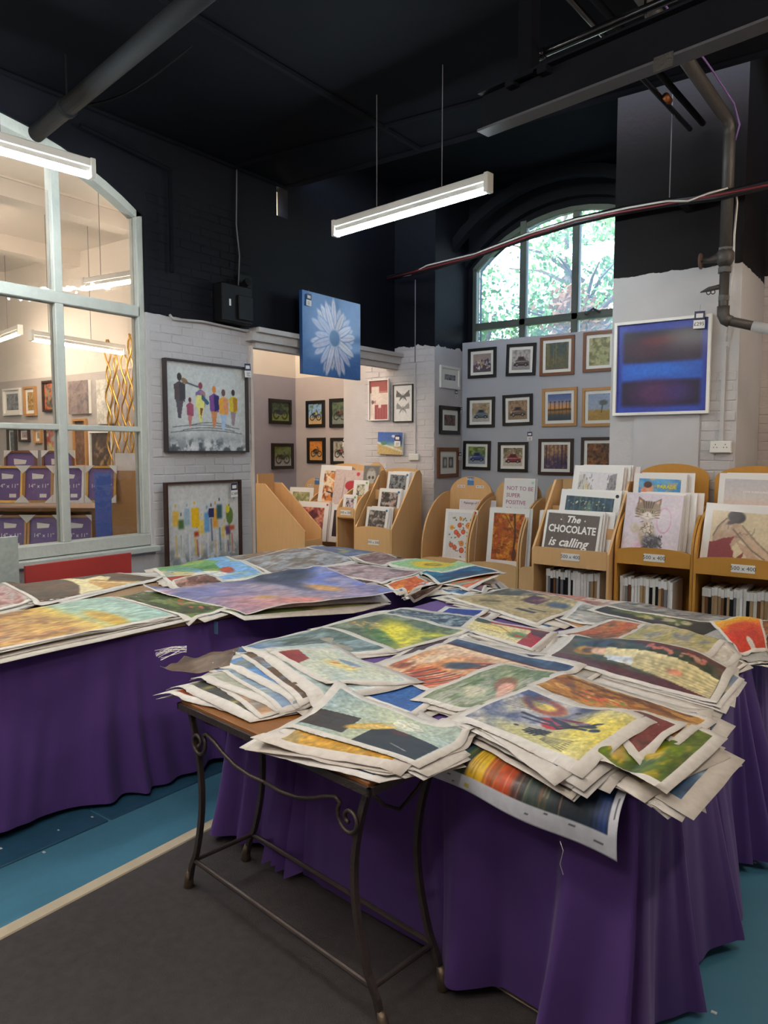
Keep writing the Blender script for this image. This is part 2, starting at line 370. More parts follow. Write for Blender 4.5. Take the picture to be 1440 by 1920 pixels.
outer = [(-3.5, 0), (5.13, 0), (5.13, 2.63), (7.6, 2.63), (7.6, 5.0), (-3.5, 5.0)]
winh = [(1.15, .80), (3.94, .80)]+arc(1.15, 3.94, 3.52, 3.95)
slot = [(5.50, 3.91), (5.66, 3.91), (5.66, 4.2), (5.50, 4.2)]
wallL = structure(holed('wall_left', outer, [winh, slot], .14, YZ(-5.37), M_wallA))
bm = bx(-6.1, -4.726, 7.52, 8.5, 0, 5); wallC = structure(obj('wall_corner', bm, M_wallB))
WX0, WX1 = -4.67, -2.15
winb = [(WX0, 2.1), (WX1, 2.1)]+arc(WX0, WX1, 3.84, 4.36)
structure(holed('wall_back', [(-4.73, 0), (-1, 0), (-1, 5), (-4.73, 5)], [winb], .25, XZ(8.42), M_black))
structure(obj('wall_panel', bx(-4.72, -1.6, 8.15, 8.18, 0, 2.925), M_panel))
pier = structure(obj('wall_pier', bx(-2.13, -1.17, 6.1, 8.5, 0, 5), M_pier))
structure(obj('trim_3', bx(-1.93, -1.43, 6.085, 6.1, .2, 2.2), mat('smooth_filler_board', 'b6b4b6', .55, var=.05)))
wallR = structure(obj('wall_right', bx(-1.17, 3.5, 7.0, 7.3, 0, 5), M_right))
structure(obj('wall_side', bx(3.2, 3.5, -3.5, 7.2, 0, 5), M_right))
structure(obj('wall_behind', bx(-5.3, 3.4, -3.5, -3.3, 0, 5), M_right))
structure(obj('ceiling', bx(-5.3, 3.4, -3.4, 5.65, CE, CE+.2), M_ceil))
structure(obj('ceiling_bay', bx(-5.6, 3.4, 5.5, 8.6, 4.72, 4.9), M_ceil))
# arched recess mouldings over the window
def archband(name, y0, y1, o0, o1, m):
    a = arc(WX0-o1, WX1+o1, 3.8, 4.36+o1); b = arc(WX0-o0, WX1+o0, 3.8, 4.36+o0)
    bm = B(); prism(bm, a+b[::-1], y0, y1, 1); return structure(obj(name, bm, m))
archband('trim_4', 8.2, 8.3, .08, .2, M_black)
archband('trim_5', 7.9, 8.0, .2, .32, M_ceil)
# ceiling battens
def batten(p, q, r=.02, name='trim_6', m=M_ceil):
    return structure(obj(name, tube(B(), [p, q], r, 8), m))
j0 = on(340, 10, 2, CE); j1 = on(700, 225, 2, CE)
batten((j1.x, -3, CE-.012), (j1.x, 5.6, CE-.012), .028); batten((-5.3, j1.y, CE-.012), (3, j1.y+.6, CE-.012), .022)
batten((-5.3, 5.63, CE-.01), (3, 5.63, CE-.01), .03)
batten((-5.28, -3, CE-.02), (-5.28, 5.6, CE-.02), .02)
p0 = on(150, 235, 0, -5.24); p1 = on(318, 318, 0, -5.24)
batten(p0, p1, .018); batten(p1, (p1.x, p1.y, 3.1), .018)
# lintel over the opening in wall A and ledge cables
lint = B(); box(lint, -5.31, -5.2, 5.05, 7.52, 2.64, 2.72); box(lint, -5.31, -5.16, 5.1, 7.52, 2.72, 2.765); box(lint, -5.33, -5.24, 5.13, 7.5, 2.58, 2.64)
structure(obj('trim_7', lint, M_lintel))
# doorway: jamb face of the pier, warm light put into its colour
structure(obj('trim_8', bx(-5.66, -5.28, 5.10, 5.135, 0, 2.6), mat('warm_lit_jamb', 'd8c8bc', .7)))
# alcove
structure(obj('wall_alcove_side', bx(-7.5, -7.3, 6.0, 8.0, 0, 4.3), M_white))
structure(obj('wall_alcove_side_board', bx(-7.3, -7.285, 6.98, 7.92, 0, 2.62), mat('lilac_grey_board', '9d98a4', .6, var=.05)))
structure(obj('wall_alcove_back', bx(-7.5, -5.7, 7.92, 8.1, 0, 4.3), M_white))
structure(obj('wall_alcove_board', bx(-7.3, -5.7, 7.9, 7.92, 0, 2.62), mat('warm_grey_board', 'b5a8a4', .6, var=.05)))
# next room
structure(obj('wall_next_back', bx(-14.5, -7.3, 6.0, 6.2, 0, 4.4), M_white))
structure(obj('wall_next_dado', bx(-14.5, -7.31, 5.98, 6.0, 0, 2.66), M_dado))
structure(obj('wall_next_far', bx(-14.7, -14.5, -3, 6.2, 0, 4.4), M_white))
structure(obj('wall_next_front', bx(-14.7, -5.6, -3.2, -3, 0, 4.4), M_white))
structure(obj('ceiling_next', bx(-14.7, -5.62, -3.2, 8.1, 4.3, 4.4), M_white))
bm = B()
for x in (-7.6, -9.6, -11.6): box(bm, x-.12, x+.12, -3, 6, 4.1, 4.31)
structure(obj('trim_9', bm, M_white))

# bricks: painted courses that can be picked apart in the lower light part of the wall
brm = []
for v in range(5):
    bm = B(); random.seed(40+v); vs = box(bm, 0, .017, 0, .218, 0, .069, bev=.005)
    for q in bm.verts: q.co += Vector((random.uniform(-.002, .002), random.uniform(-.003, .003), random.uniform(-.0025, .0025)))
    me = bpy.data.meshes.new('brick'); bm.to_mesh(me); bm.free(); brm.append(me)
def bricks(parent, m, org, du, u0, u1, z0, z1, rotz, avoid=(), lim=300, skip=.0):
    n = 0; row = 0; z = z0
    mm = []
    for me in brm:
        k = me.copy(); k.materials.clear(); k.materials.append(m); mm.append(k)
    while z < z1 and n < lim:
        u = u0-(.1125 if row % 2 else 0)
        while u < u1-.02:
            a = max(u, u0); b = min(u+.215, u1)
            if b-a > .04 and random.random() >= skip:
                o = bpy.data.objects.new('brick', mm[random.randrange(5)]); COL.objects.link(o); o.parent = parent
                o.location = (org[0]+du[0]*a, org[1]+du[1]*a, z+random.uniform(-.001, .001)); o.rotation_euler = (0, 0, rotz)
                o.scale = (1+random.uniform(-.2, .1), (b-a)/.215, 1); n += 1
            u += .225
        z += .075; row += 1
random.seed(3)
bricks(wallL, M_wallA, (-5.312, 0, 0), (0, 1), 3.97, 5.13, .72, 2.745+1.0, 0, lim=240)
bricks(wallC, M_wallB, (0, 7.532, 0), (1, 0), -5.75, -4.73, 1.0, 2.85, -math.pi/2, lim=160)
bricks(pier, M_pier, (0, 6.112, 0), (1, 0), -1.42, -1.18, 1.3, 2.2, -math.pi/2, lim=60)
bricks(wallR, M_right, (0, 7.012, 0), (1, 0), -1.17, -.4, 1.0, 3.0, -math.pi/2, lim=150, skip=.25)

# ---- window_1: big white-painted internal window
wn = structure(thing('window_1', None, None)); X = -5.37
def bar(name, parent, m, *a, bev=.006): return obj(name, bx(*a, bev=bev), m, parent)
bar('window_frame', wn, M_frame_w, X-.06, X+.06, 1.15, 3.94, .80, .90); bar('window_frame', wn, M_frame_w, X-.05, X+.05, 3.88, 3.945, .9, 3.56)
bar('window_frame', wn, M_frame_w, X-.05, X+.05, 1.15, 1.21, .9, 3.56)
a = arc(1.15, 3.94, 3.52, 3.95); b = arc(1.22, 3.87, 3.50, 3.87); bm = B(); prism(bm, a+b[::-1], X-.05, X+.05, 0); obj('window_arch', bm, M_frame_w, wn)
bar('window_sill', wn, M_frame_w, X-.08, X+.14, 1.05, 3.98, .75, .80)
for y in (1.85, 2.52, 3.19): bar('mullion', wn, M_frame_w, X-.045, X+.045, y-.035, y+.035, .9, 3.9)
bar('transom', wn, M_frame_w, X-.04, X+.05, 1.2, 3.9, 2.70, 2.79)
bar('transom', wn, M_frame_w, X-.03, X+.04, 1.2, 3.9, 1.755, 1.80)
ys = [1.2, 1.82, 2.49, 3.16, 3.9]; ye = [1.82, 2.49, 3.16, 3.89, 3.9]
for i in range(4):
    y0, y1 = (1.21, 1.885, 2.555, 3.225)[i], (1.815, 2.485, 3.155, 3.88)[i]
    for z0, z1 in ((.90, 1.755), (1.80, 2.70), (2.79, 3.52)): obj('glass_pane', bx(X-.003, X+.003, y0, y1, z0, z1), M_glass, wn)
# ---- window_2: arched green window to the garden
wn2 = structure(thing('window_2', None, None)); Y = 8.34
a = arc(WX0, WX1, 3.84, 4.36); b = arc(WX0+.05, WX1-.05, 3.8, 4.31); bm = B(); prism(bm, a+b[::-1], Y-.04, Y+.04, 1); obj('window_arch', bm, M_frame_g, wn2)
bar('window_frame', wn2, M_frame_g, WX0, WX0+.05, Y-.04, Y+.04, 2.1, 3.84); bar('window_frame', wn2, M_frame_g, WX1-.05, WX1, Y-.04, Y+.04, 2.1, 3.84)
bar('window_frame', wn2, M_frame_g, WX0, WX1, Y-.04, Y+.04, 2.1, 2.17)
for x in (-3.99, -3.34, -2.72): bar('mullion', wn2, M_frame_g, x-.04, x+.04, Y-.05, Y+.04, 2.17, 4.3)
bar('transom', wn2, M_frame_g, WX0+.05, WX1-.05, Y-.05, Y+.05, 3.09, 3.17)
xs = (WX0+.05, -3.99, -3.34, -2.72, WX1-.05)
for i in range(4):
    obj('glass_pane', bx(xs[i]+.03, xs[i+1]-.03, Y-.003, Y+.003, 2.17, 3.09), M_dusty, wn2)
    obj('glass_pane', bx(xs[i]+.03, xs[i+1]-.03, Y-.003, Y+.003, 3.17, 4.3 if i in (1, 2) else 3.95), M_dusty, wn2)
ho = tag(obj('window_handle', tube(B(), [(-3.2, Y-.06, 3.14), (-3.16, Y-.12, 3.13), (-3.1, Y-.1, 3.18), (-3.04, Y-.06, 3.14)], .015), M_steel, wn2))

# ---- garden outside
def tree(name, label, x, y, z0, zt, r, m, n, seed):
    rr = random.Random(seed); t = thing(name, label, 'tree', (x, y, 0), group=None)
    bm = B(); pts = [(0, 0, -.5)]
    for k in range(1, 6): pts.append((rr.uniform(-.1, .1)*k, rr.uniform(-.1, .1)*k, zt*k/5))
    tube(bm, pts, [.16, .14, .11, .09, .06, .03], 8)
    for k in range(9):
        a = rr.random()*6.28; zz = rr.uniform(z0, zt*.8); tube(bm, [(0, 0, zz), (math.cos(a)*r*.5, math.sin(a)*r*.5, zz+.4), (math.cos(a)*r*.9, math.sin(a)*r*.9, zz+.5)], [.04, .025, .01], 5)
    obj('trunk', bm, M_bark, t)
    v = []; f = []
    for k in range(n):
        c = 1+k % 14; rr2 = random.Random(seed*100+c); cx, cy, cz = rr2.gauss(0, r*.45), rr2.gauss(0, r*.45), rr2.uniform(z0, zt)
        p = Vector((cx+rr.gauss(0, r*.2), cy+rr.gauss(0, r*.2), cz+rr.gauss(0, r*.18)))
        d = Vector((rr.gauss(0, 1), rr.gauss(0, 1), rr.gauss(0, 1))).normalized(); e = d.orthogonal().normalized(); s = rr.uniform(.03, .075)
        b0 = len(v); v += [p-d*s, p+e*s*.5, p+d*s, p-e*s*.5]; f.append((b0, b0+1, b0+2, b0+3))
    me = bpy.data.meshes.new('foliage'); me.from_pydata(v, [], f); o = link('foliage', me, m, t); o['kind'] = 'stuff'
    return t
tree('garden_tree', 'tall leafy green tree outside the arched window', -4.6, 11.8, 3.2, 5.6, 1.4, M_leaf, 5000, 3)
tree('garden_tree', 'yellow-brown bushy shrub seen in middle pane of arched window', -4.0, 10.5, 2.8, 3.9, .6, M_leafy, 1300, 5)
tree('garden_tree', 'dense green tree behind the right panes of the arched window', -3.2, 12.6, 2.5, 6.0, 1.6, M_leaf, 6000, 9)
tree('garden_tree', 'low green bush below the left pane of the arched window', -6.1, 11.2, 2.4, 3.9, 1.0, M_leaf, 2500, 12)
structure(obj('ground_outside', bx(-20, 10, 8.7, 30, -.3, -.1), mat('lawn', '55703c', .9, var=.3)))

# ================================================================== LAMPS
def batten_lamp(label, p, q, m=M_tube, sus=True, group=None, drop=CE, name='fluorescent_light', off=(.18, .62)):
    p = Vector(p); q = Vector(q); d = q-p; L = d.length; ang = math.atan2(d.y, d.x)
    t = thing(name, label, 'light', (p.x, p.y, p.z), ang, group)
    t.rotation_euler = (0, -math.asin(d.z/L), ang)
    bm = B(); box(bm, 0, L, -.03, .03, .03, .085, bev=.006); box(bm, 0, L, -.018, .018, .0, .031); obj('housing', bm, M_tubeb, t)
    for a in (0, L-.02): obj('end_cap', bx(a-.008, a+.028, -.034, .034, -.035, .09, bev=.004), M_tubeb, t)
    obj('lit_tube', tube(B(), [(.03, 0, -.022), (L-.03, 0, -.022)], .017, 12), m, t, True)
    if sus:
        for a in off: obj('suspension_wire', tube(B(), [(L*a, 0, .08), (L*a, 0, (drop-p.z) if d.z < .05 or True else 0)], .0035, 5), M_wire, t)
    return t
l0 = on(628, 436, 2, 3.32); l1 = on(918, 350, 2, 3.32)
batten_lamp('lit fluorescent batten hanging on wires in the middle of the room', l0, l1, off=(.31, .73))
q0 = on(174, 326, 2, 3.4); q1 = on(-4, 276, 2, 3.4); dq = (q1-q0).normalized()*1.5
batten_lamp('lit fluorescent batten hanging at top left in front of the big window', q0+dq, q0)
# the shop's other battens out of view, and two added to brighten the front
for (x, y, z, a, m, l) in ((-1.0, .7, 3.5, 10, M_tubef, 'above the camera'), (.9, 2.6, 3.5, 80, M_tuben, 'over the aisle to the right'), (-2.9, -.9, 3.5, 10, M_tubef, 'behind the camera on the left'), (-.9, -.9, 3.3, 60, M_tubef, 'added right behind the camera to brighten the front'), (-2.3, .75, 3.3, 70, M_tubef, 'added in front of the iron table to brighten it'),
                        (.35, 4.9, 3.3, 60, M_tubew, 'close by the right pier'), (1.6, 5.3, 3.5, 20, M_tubew, 'in the right corner'), (-4.2, .6, 3.5, 75, M_tuben, 'beside the big window')):
    d = Vector((math.cos(R(a)), math.sin(R(a)), 0))*.75
    batten_lamp('lit fluorescent batten '+l, Vector((x, y, z))-d, Vector((x, y, z))+d, m)
# next room
nl = ['nearest', 'second nearest', 'third', 'fourth', 'fifth', 'farthest']
def nr(px, py, px2, py2, z): return on(px, py, 2, z), on(px2, py2, 2, z)
a, b = nr(-20, 643, 38, 622, 3.1); batten_lamp('warm batten at left edge seen through the big window', a, b, M_tuben2, drop=4.3)
a, b = nr(57, 633, 232, 660, 2.85); batten_lamp('long warm batten seen through the middle mullion of the big window', a, b, M_tuben2, drop=4.3)
for i, (x, y) in enumerate(((-6.9, 2.2), (-8.6, 3.8), (-8.6, .5), (-11, 2.5), (-6.5, 4.6), (-6.4, 6.9), (-6.6, 5.6))):  # the batten at the alcove mouth is added to brighten the alcove
    z = 3.75 if i not in (4, 6) else (3.3 if i == 4 else 3.6)  # lowest batten stands in for a reflection in the window glass
    batten_lamp('warm batten of the next room, '+nl[i]+' above the frame shelves' if i < 4 else ('bright batten standing in for a reflection in right side of big window' if i == 4 else ('warm batten inside the motorbike alcove' if i == 5 else 'warm batten added at the mouth of the motorbike alcove to brighten it')), (x-.7, y, z), (x+.7, y+.15, z), M_tuben2, drop=4.3)

# ================================================================== PICTURE SUBJECTS (plain generic stand-ins)
def A_people(w, h):
    s = Art(w, h, 'c9ccc8', 11); s.grad([(0, '7d8284'), (.1, '9aa0a2'), (.2, 'c0c2c2'), (.35, 'c6cac8'), (1, 'cdd0cc')], warp=.08, sc=9)
    s.blot(['5c6468', 'e4e4e2', '4a5054', 'd8dadb'], 10, 7, .8, np.clip((.17-s.V)*12, 0, 1)); s.blot(['dcdcda', 'a8acae'], 6, 4, .5, np.clip((.32-s.V)*6, 0, 1)*np.clip((s.V-.12)*10, 0, 1))
    for y, x0, x1 in ((.30, .08, .92), (.27, .2, .85), (.24, .06, .95), (.33, .3, .8)):
        s.line([(x0+(x1-x0)*k/8, y-.035*(k/4-1)**2) for k in range(9)], .004, '555a5e')
    def man(x, yh, c1, c2, leg, hd, sc=1, arm=None):
        s.poly([(x-.02*sc, yh-.42*sc), (x-.045*sc, yh-.2*sc), (x+.045*sc, yh-.2*sc), (x+.01*sc, yh-.42*sc)], leg)
        s.poly([(x-.06*sc, yh-.08*sc), (x-.05*sc, yh-.24*sc), (x+.055*sc, yh-.25*sc), (x+.06*sc, yh-.07*sc), (x, yh-.04*sc)], c1)
        s.poly([(x-.005*sc, yh-.06*sc), (x+.005, yh-.25*sc), (x+.06*sc, yh-.22*sc), (x+.06*sc, yh-.07*sc)], c2); s.ell(x, yh, .025*sc, .04*sc, hd)
    man(.17, .83, '554848', '3e3c3e', '57505a', '3a2e2c', 1.1); s.ell(.23, .79, .04, .03, '8a6a48', -25); s.line([(.26, .77), (.39, .735)], .008, '3e4c4c')
    man(.29, .58, '9c4860', 'a8506a', 'c07c74', '6a2a3a', .72); man(.42, .75, '7a6aa4', 'b07a7c', 'e0dc80', '8a3a48', 1.0)
    s.poly([(.37, .64), (.36, .5), (.47, .5), (.46, .64)], 'e2de7c'); s.poly([(.44, .66), (.53, .56), (.50, .53), (.43, .6)], '38607c'); s.poly([(.41, .5), (.42, .36), (.45, .5)], '8a4a28')
    man(.59, .72, '7e4a90', '2e2468', 'd08a58', 'd88430', 1.05); man(.71, .69, 'e6a83a', 'e0986a', 'a8c0dc', '6e4c44', 1.05); man(.84, .70, 'd8c030', 'bc8418', 'a08890', '3a2420', .95)
    return s.grain(.05)
def A_figures(w, h):
    s = Art(w, h, 'cccac8', 12); s.grad([(0, '808484'), (.14, '8e9292'), (.24, 'b4b4b2'), (.32, 'cac8c6'), (1, 'cfcdca')], warp=.22, sc=14)
    s.blot(['8a8e8e', 'e0dedd'], 12, 5, .7, np.clip((.34-s.V)*8, 0, 1))
    cols = [(.12, 'e0b040', .72, .3), (.19, '4e6c3c', .62, .2), (.27, '9cb0bc', .72, .3), (.37, 'e8b818', .74, .3), (.40, 'b83c24', .47, .12), (.46, 'e8c860', .6, .3), (.54, '6ca0cc', .68, .4), (.60, '2a2c5c', .70, .12), (.66, 'e0a040', .72, .4), (.72, '2c5660', .76, .3), (.79, 'e0c060', .5, .25), (.86, '5a7430', .68, .18), (.84, '5a3868', .50, .2), (.9, 'c05030', .5, .12)]
    for x, c, y, l in cols:
        s.rect(x-.038, y-l*.62, x+.038, y-.02, c, 1, .03); s.line([(x, y-l), (x+.01, max(.18, y-l-.25))], .012, c, .6); s.ell(x, y+.04, .011, .022, c)
    s.rect(.33, .5, .43, .72, 'e8b818'); s.rect(.24, .55, .3, .72, '9cb0bc'); s.rect(.57, .6, .64, .7, '2a2c5c')
    for x in (.2, .3, .44, .55, .68, .8): s.line([(x, .42), (x, .12+.1*((x*37) % 1))], .012, 'dcdad8', .8)
    s.ell(.87, .6, .05, .1, '5a7430'); s.ell(.84, .68, .03, .05, 'd8c830')
    return s.grain(.05)
def A_daisy(w, h):
    s = Art(w, h, '2a5c9c', 13); s.blot(['356aa8', '22508c'], 3, 4, .5)
    cx, cy = .53, .49; rg = random.Random(4)
    for k in range(30):
        a = k*137.5 % 360; L = rg.uniform(.30, .40); rx = L*.52; x = cx+math.cos(R(a))*L*.56; y = cy+math.sin(R(a))*L*.56/s.asp*1.08
        s.ell(x, y, rx, .052/s.asp, '4a6ca4', a, .2); s.ell(x, y, rx*.97, .042/s.asp, rg.choice(['c8c4d4', 'd4cedb', 'b8b8d0', 'd0c8cc']), a, .25); s.line([(cx+math.cos(R(a))*.1, cy+math.sin(R(a))*.1/s.asp), (cx+math.cos(R(a))*L*.98, cy+math.sin(R(a))*L*.98/s.asp)], .005, '8c8cac', .7)
    s.ell(cx, cy, .105, .105/s.asp, 'a8b4cc', 0, .1); s.ell(cx, cy, .088, .088/s.asp, '3c6494', 0, .2); return s.grain(.05)
def A_bands(w, h):
    s = Art(w, h, '283c9c', 14); s.blot(['2e4cb0', '2a3490'], 3, 4, .5)
    s.rect(.07, .56, .93, .91, '241c30', 1, .05); s.ell(.35, .72, .25, .12, '5a2436', 0, 1, .6); s.ell(.5, .8, .2, .06, '7a2a30', 0, 1, .5); s.ell(.75, .68, .2, .1, '3a1c3c', 0, 1, .5)
    s.rect(.06, .36, .95, .55, '2458b8', 1, .03); s.ell(.45, .46, .3, .07, '2a6cd0', 0, 1, .7); s.rect(.06, .07, .93, .35, '221434', 1, .05); s.ell(.45, .22, .25, .14, '58285c', 0, 1, .8); s.ell(.7, .22, .15, .1, '3c2a78', 0, 1, .6)
    return s.grain(.06)
def A_scene(w, h, sky, ground, objs, seed, hz=.45, dabs=60):
    s = Art(w, h, sky, seed); s.grad([(0, ground[0]), (hz-.02, ground[-1]), (hz+.02, sky), (1, sky)], warp=.12); s.blot(ground, 6, 5, .6, np.clip((hz-s.V)*20, 0, 1))
    s.dabs(dabs, objs, .06, (.08, hz-.2, .95, hz+.25)); return s.grain(.1)
def A_car(w, h, sky, ground, body, seed, bg=None, dark='22222a'):
    s = Art(w, h, sky, seed); s.grad([(0, ground), (.38, ground), (.42, sky), (1, sky)], warp=.06)
    if bg: s.blot(bg, 7, 6, .9, np.clip((s.V-.4)*8, 0, 1))
    s.poly([(.12, .25), (.12, .42), (.28, .5), (.36, .66), (.66, .66), (.76, .48), (.92, .42), (.92, .24)], body); s.poly([(.36, .5), (.41, .62), (.62, .62), (.68, .5)], dark)
    s.rect(.1, .2, .94, .27, dark); s.ell(.28, .25, .085, .085/s.asp, dark); s.ell(.76, .25, .085, .085/s.asp, dark); s.ell(.28, .25, .04, .04/s.asp, '9a9a9a'); s.ell(.76, .25, .04, .04/s.asp, '9a9a9a')
    s.line([(.13, .42), (.9, .4)], .012, 'c8c8cc', .7); s.ell(.17, .38, .03, .04, 'dcdcd0'); return s.grain(.1)
def A_bike(w, h, sky, ground, body, seed, bg=None):
    s = Art(w, h, sky, seed); s.grad([(0, ground), (.34, ground), (.4, sky), (1, sky)], warp=.08)
    if bg: s.blot(bg, 7, 6, .9, np.clip((s.V-.4)*8, 0, 1))
    for x in (.27, .74): s.ring(x, .33, .15, .15/s.asp, .035, '1e1c1e'); s.ell(x, .33, .03, .03/s.asp, '555')if False else s.ell(x, .33, .03, .03/s.asp, '555555')
    s.ell(.5, .36, .13, .1, '2c2a2c'); s.ell(.5, .53, .17, .055, body, -6); s.line([(.27, .33), (.42, .56)], .03, '2a2a2a'); s.line([(.74, .33), (.62, .66), (.56, .7)], .025, '3a3a3a')
    s.line([(.3, .5), (.45, .52)], .05, '1a1818'); s.line([(.27, .33), (.6, .28)], .02, '8a8a88'); return s.grain(.1)
def A_forest(w, h, c1, c2, trunk, seed, n=12):
    s = Art(w, h, c1, seed); s.grad([(0, c2), (.3, c2), (.7, c1), (1, c1)], warp=.3); s.blot([c1, c2, trunk], 9, 4, .5)
    r = random.Random(seed)
    for k in range(n): x = r.random(); s.line([(x, .12+r.random()*.1), (x+r.uniform(-.02, .02), 1)], r.uniform(.006, .022), trunk, .85)
    return s.grain(.12)
def A_mottle(w, h, cols, seed, sc=5, sharp=5, grain=.1):
    s = Art(w, h, cols[0], seed); s.blot(cols[1:], sc, sharp, .85); return s.grain(grain)
def A_sunset(w, h):
    s = Art(w, h, '5a6a94', 31); s.grad([(0, '2c3a44'), (.2, '4a4a48'), (.34, 'b07838'), (.42, '3c3024'), (.46, 'e09848'), (.6, 'c89a84'), (.8, '6074a4'), (1, '4c6090')], warp=.05)
    for x in (.12, .3, .48, .62, .8, .93): s.line([(x, .4), (x, .7)], .016, '2c241c'); s.ell(x, .71, .05, .02, '2c241c'); s.line([(x, .38), (x, .12)], .014, '30302c', .6)
    return s.grain(.08)
def A_lonetree(w, h):
    s = Art(w, h, '98a4b8', 32); s.grad([(0, 'a07c3c'), (.35, 'b08c48'), (.42, '9aa4b4'), (1, '8c9cb8')], warp=.1); s.poly([(0, .1), (.35, .42), (.8, .36), (1, .2), (1, 0), (0, 0)], 'a8823c')
    s.line([(.62, .3), (.66, .6)], .02, '3a3028'); s.ell(.7, .66, .2, .1, '4c5048', 0, .5, .8); return s.grain(.1)
def A_plainph(w, h, c1, c2, seed): return Art(w, h, c1, seed).blot([c2, '20202a'], 7, 5, .8).grain(.15)
def A_butterfly(w, h):
    s = Art(w, h, 'dcdad8', 41)
    for cy, sc, c in ((.72, 1.25, '5c5a5a'), (.36, 1.2, '8c8c8a')):
        for sx in (-1, 1): s.poly([(.5, cy), (.5+sx*.3*sc, cy+.17), (.5+sx*.33*sc, cy-.03), (.5+sx*.12*sc, cy-.03), (.5+sx*.2*sc, cy-.18), (.5, cy-.04)], c)
        s.line([(.5, cy+.06), (.52, cy-.12)], .015, '3c3a3a')
    return s
def A_redblocks(w, h):
    s = Art(w, h, 'dccabc', 42); s.rect(0, .68, 1, 1, '9c4a44'); s.rect(.1, .66, .5, .84, 'dccabc'); s.rect(.55, .7, .9, .72, 'c0857c'); s.rect(.25, 0, .95, .38, '98464a'); s.rect(.45, .3, .6, .42, 'dccabc'); s.ell(.15, .45, .08, .05, '6a5450'); s.ell(.28, .45, .05, .05, 'b08078')
    for x in (.4, .55, .7, .85): s.line([(x, .02), (x, .3)], .02, 'a86058')
    return s.grain(.06)
def A_beach(w, h):
    s = Art(w, h, '4a6cb4', 43); s.grad([(0, 'c0a468'), (.35, 'c8b078'), (.44, '6ca4b0'), (.6, '4c70b0'), (1, '4464b0')], ax='v', warp=.1); s.poly([(0, .5), (0, 0), (1, 0), (1, .12)], 'c4aa70'); s.line([(0, .52), (1, .16)], .03, 'd8dcd8'); s.ell(.25, .5, .12, .1, '5a8468'); s.ell(.66, .83, .1, .06, 'e8e8ec'); return s.grain(.1)
def A_roses(w, h):
    s = Art(w, h, 'd2d0d0', 44); r = random.Random(5)
    for k in range(60): s.ell(r.uniform(.1, .92), r.uniform(.02, .9), .03, .014, r.choice(['5a7a34', '3c5c30', '8a9c50']), r.random()*180)
    for x, y, q, c in ((.5, .86, .06, 'd88a40'), (.47, .72, .08, 'c23c28'), (.18, .66, .08, 'e0a030'), (.8, .72, .1, 'd07c28'), (.35, .56, .08, 'c43a24'), (.62, .58, .08, 'bc3020'), (.45, .5, .07, 'c84030'), (.58, .32, .09, 'd0803c'), (.2, .27, .08, 'b84430'), (.34, .22, .08, 'c0402c'), (.6, .17, .09, 'c23c28'), (.85, .3, .03, '6a6a7a')):
        s.ell(x, y, q, q/s.asp, c, 0, .3); s.ell(x, y, q*.55, q*.55/s.asp, 'e8a04c', 0, .5, .7); s.ell(x, y, q*.2, q*.2/s.asp, '6a2418', 0, .4)
    return s
def A_orange(w, h):
    s = A_mottle(w, h, ['a85a18', 'c87820', '7c3810', 'd89030', 'b04c20'], 45, 10, 6, .15); s.line([(.68, 1), (.74, .5), (.72, .2)], .03, '4a2c10'); s.line([(.72, .6), (.4, .95)], .012, '5a3410'); s.ell(.74, .12, .08, .12, '5c3412'); return s
def A_city(w, h):
    s = Art(w, h, 'd6d0d2', 46); s.poly([(0, 0), (0, .9), (.15, .95), (.35, .6), (.45, 0)], 'c4bdb6'); s.poly([(.72, 0), (.75, .55), (.85, .95), (1, 1), (1, 0)], '908c90')
    r = random.Random(8)
    for k in range(90):
        x = r.uniform(0, .42) if k % 2 else r.uniform(.76, 1); y = r.uniform(0, .85); s.line([(x, y), (x+r.uniform(-.01, .02), y+r.uniform(.03, .12))], .009, r.choice(['4c4846', '6c645c', '2c2c2e']), .8)
    s.ell(.22, .6, .06, .1, 'd8c88c', 0, 1, .7); return s
def A_xmas(w, h):
    s = Art(w, h, '2c4450', 47); s.blot(['3c5c70', '1e3038', '4c5c54'], 6, 5, .8); r = random.Random(2)
    for x in np.linspace(.05, .95, 8): s.line([(x, .4), (x, 1)], .012, '4a6478')
    s.poly([(.5, .95), (.36, .25), (.64, .25)], '5c7464'); s.dabs(40, ['d8d0a0', '90b0a8'], .012, (.05, .2, .95, .9), 1); s.rect(0, 0, 1, .2, '6c7470'); return s.grain(.1)
def A_parade(w, h):
    s = Art(w, h, '4c94c8', 48); s.blot(['d0a878', '5ca4d4', '4088c0'], 4, 6, .8); s.poly([(.08, 0), (.05, .6), (.2, .75), (.3, .4), (.5, .15), (.5, 0)], 'd88c6c'); s.ell(.27, .62, .09, .2, 'dca080'); s.ell(.22, .78, .1, .12, '4c2c20'); s.rect(.55, 0, .78, .28, 'e8cc30'); s.rect(.78, 0, .95, .28, 'cc3828'); return s.grain(.06)
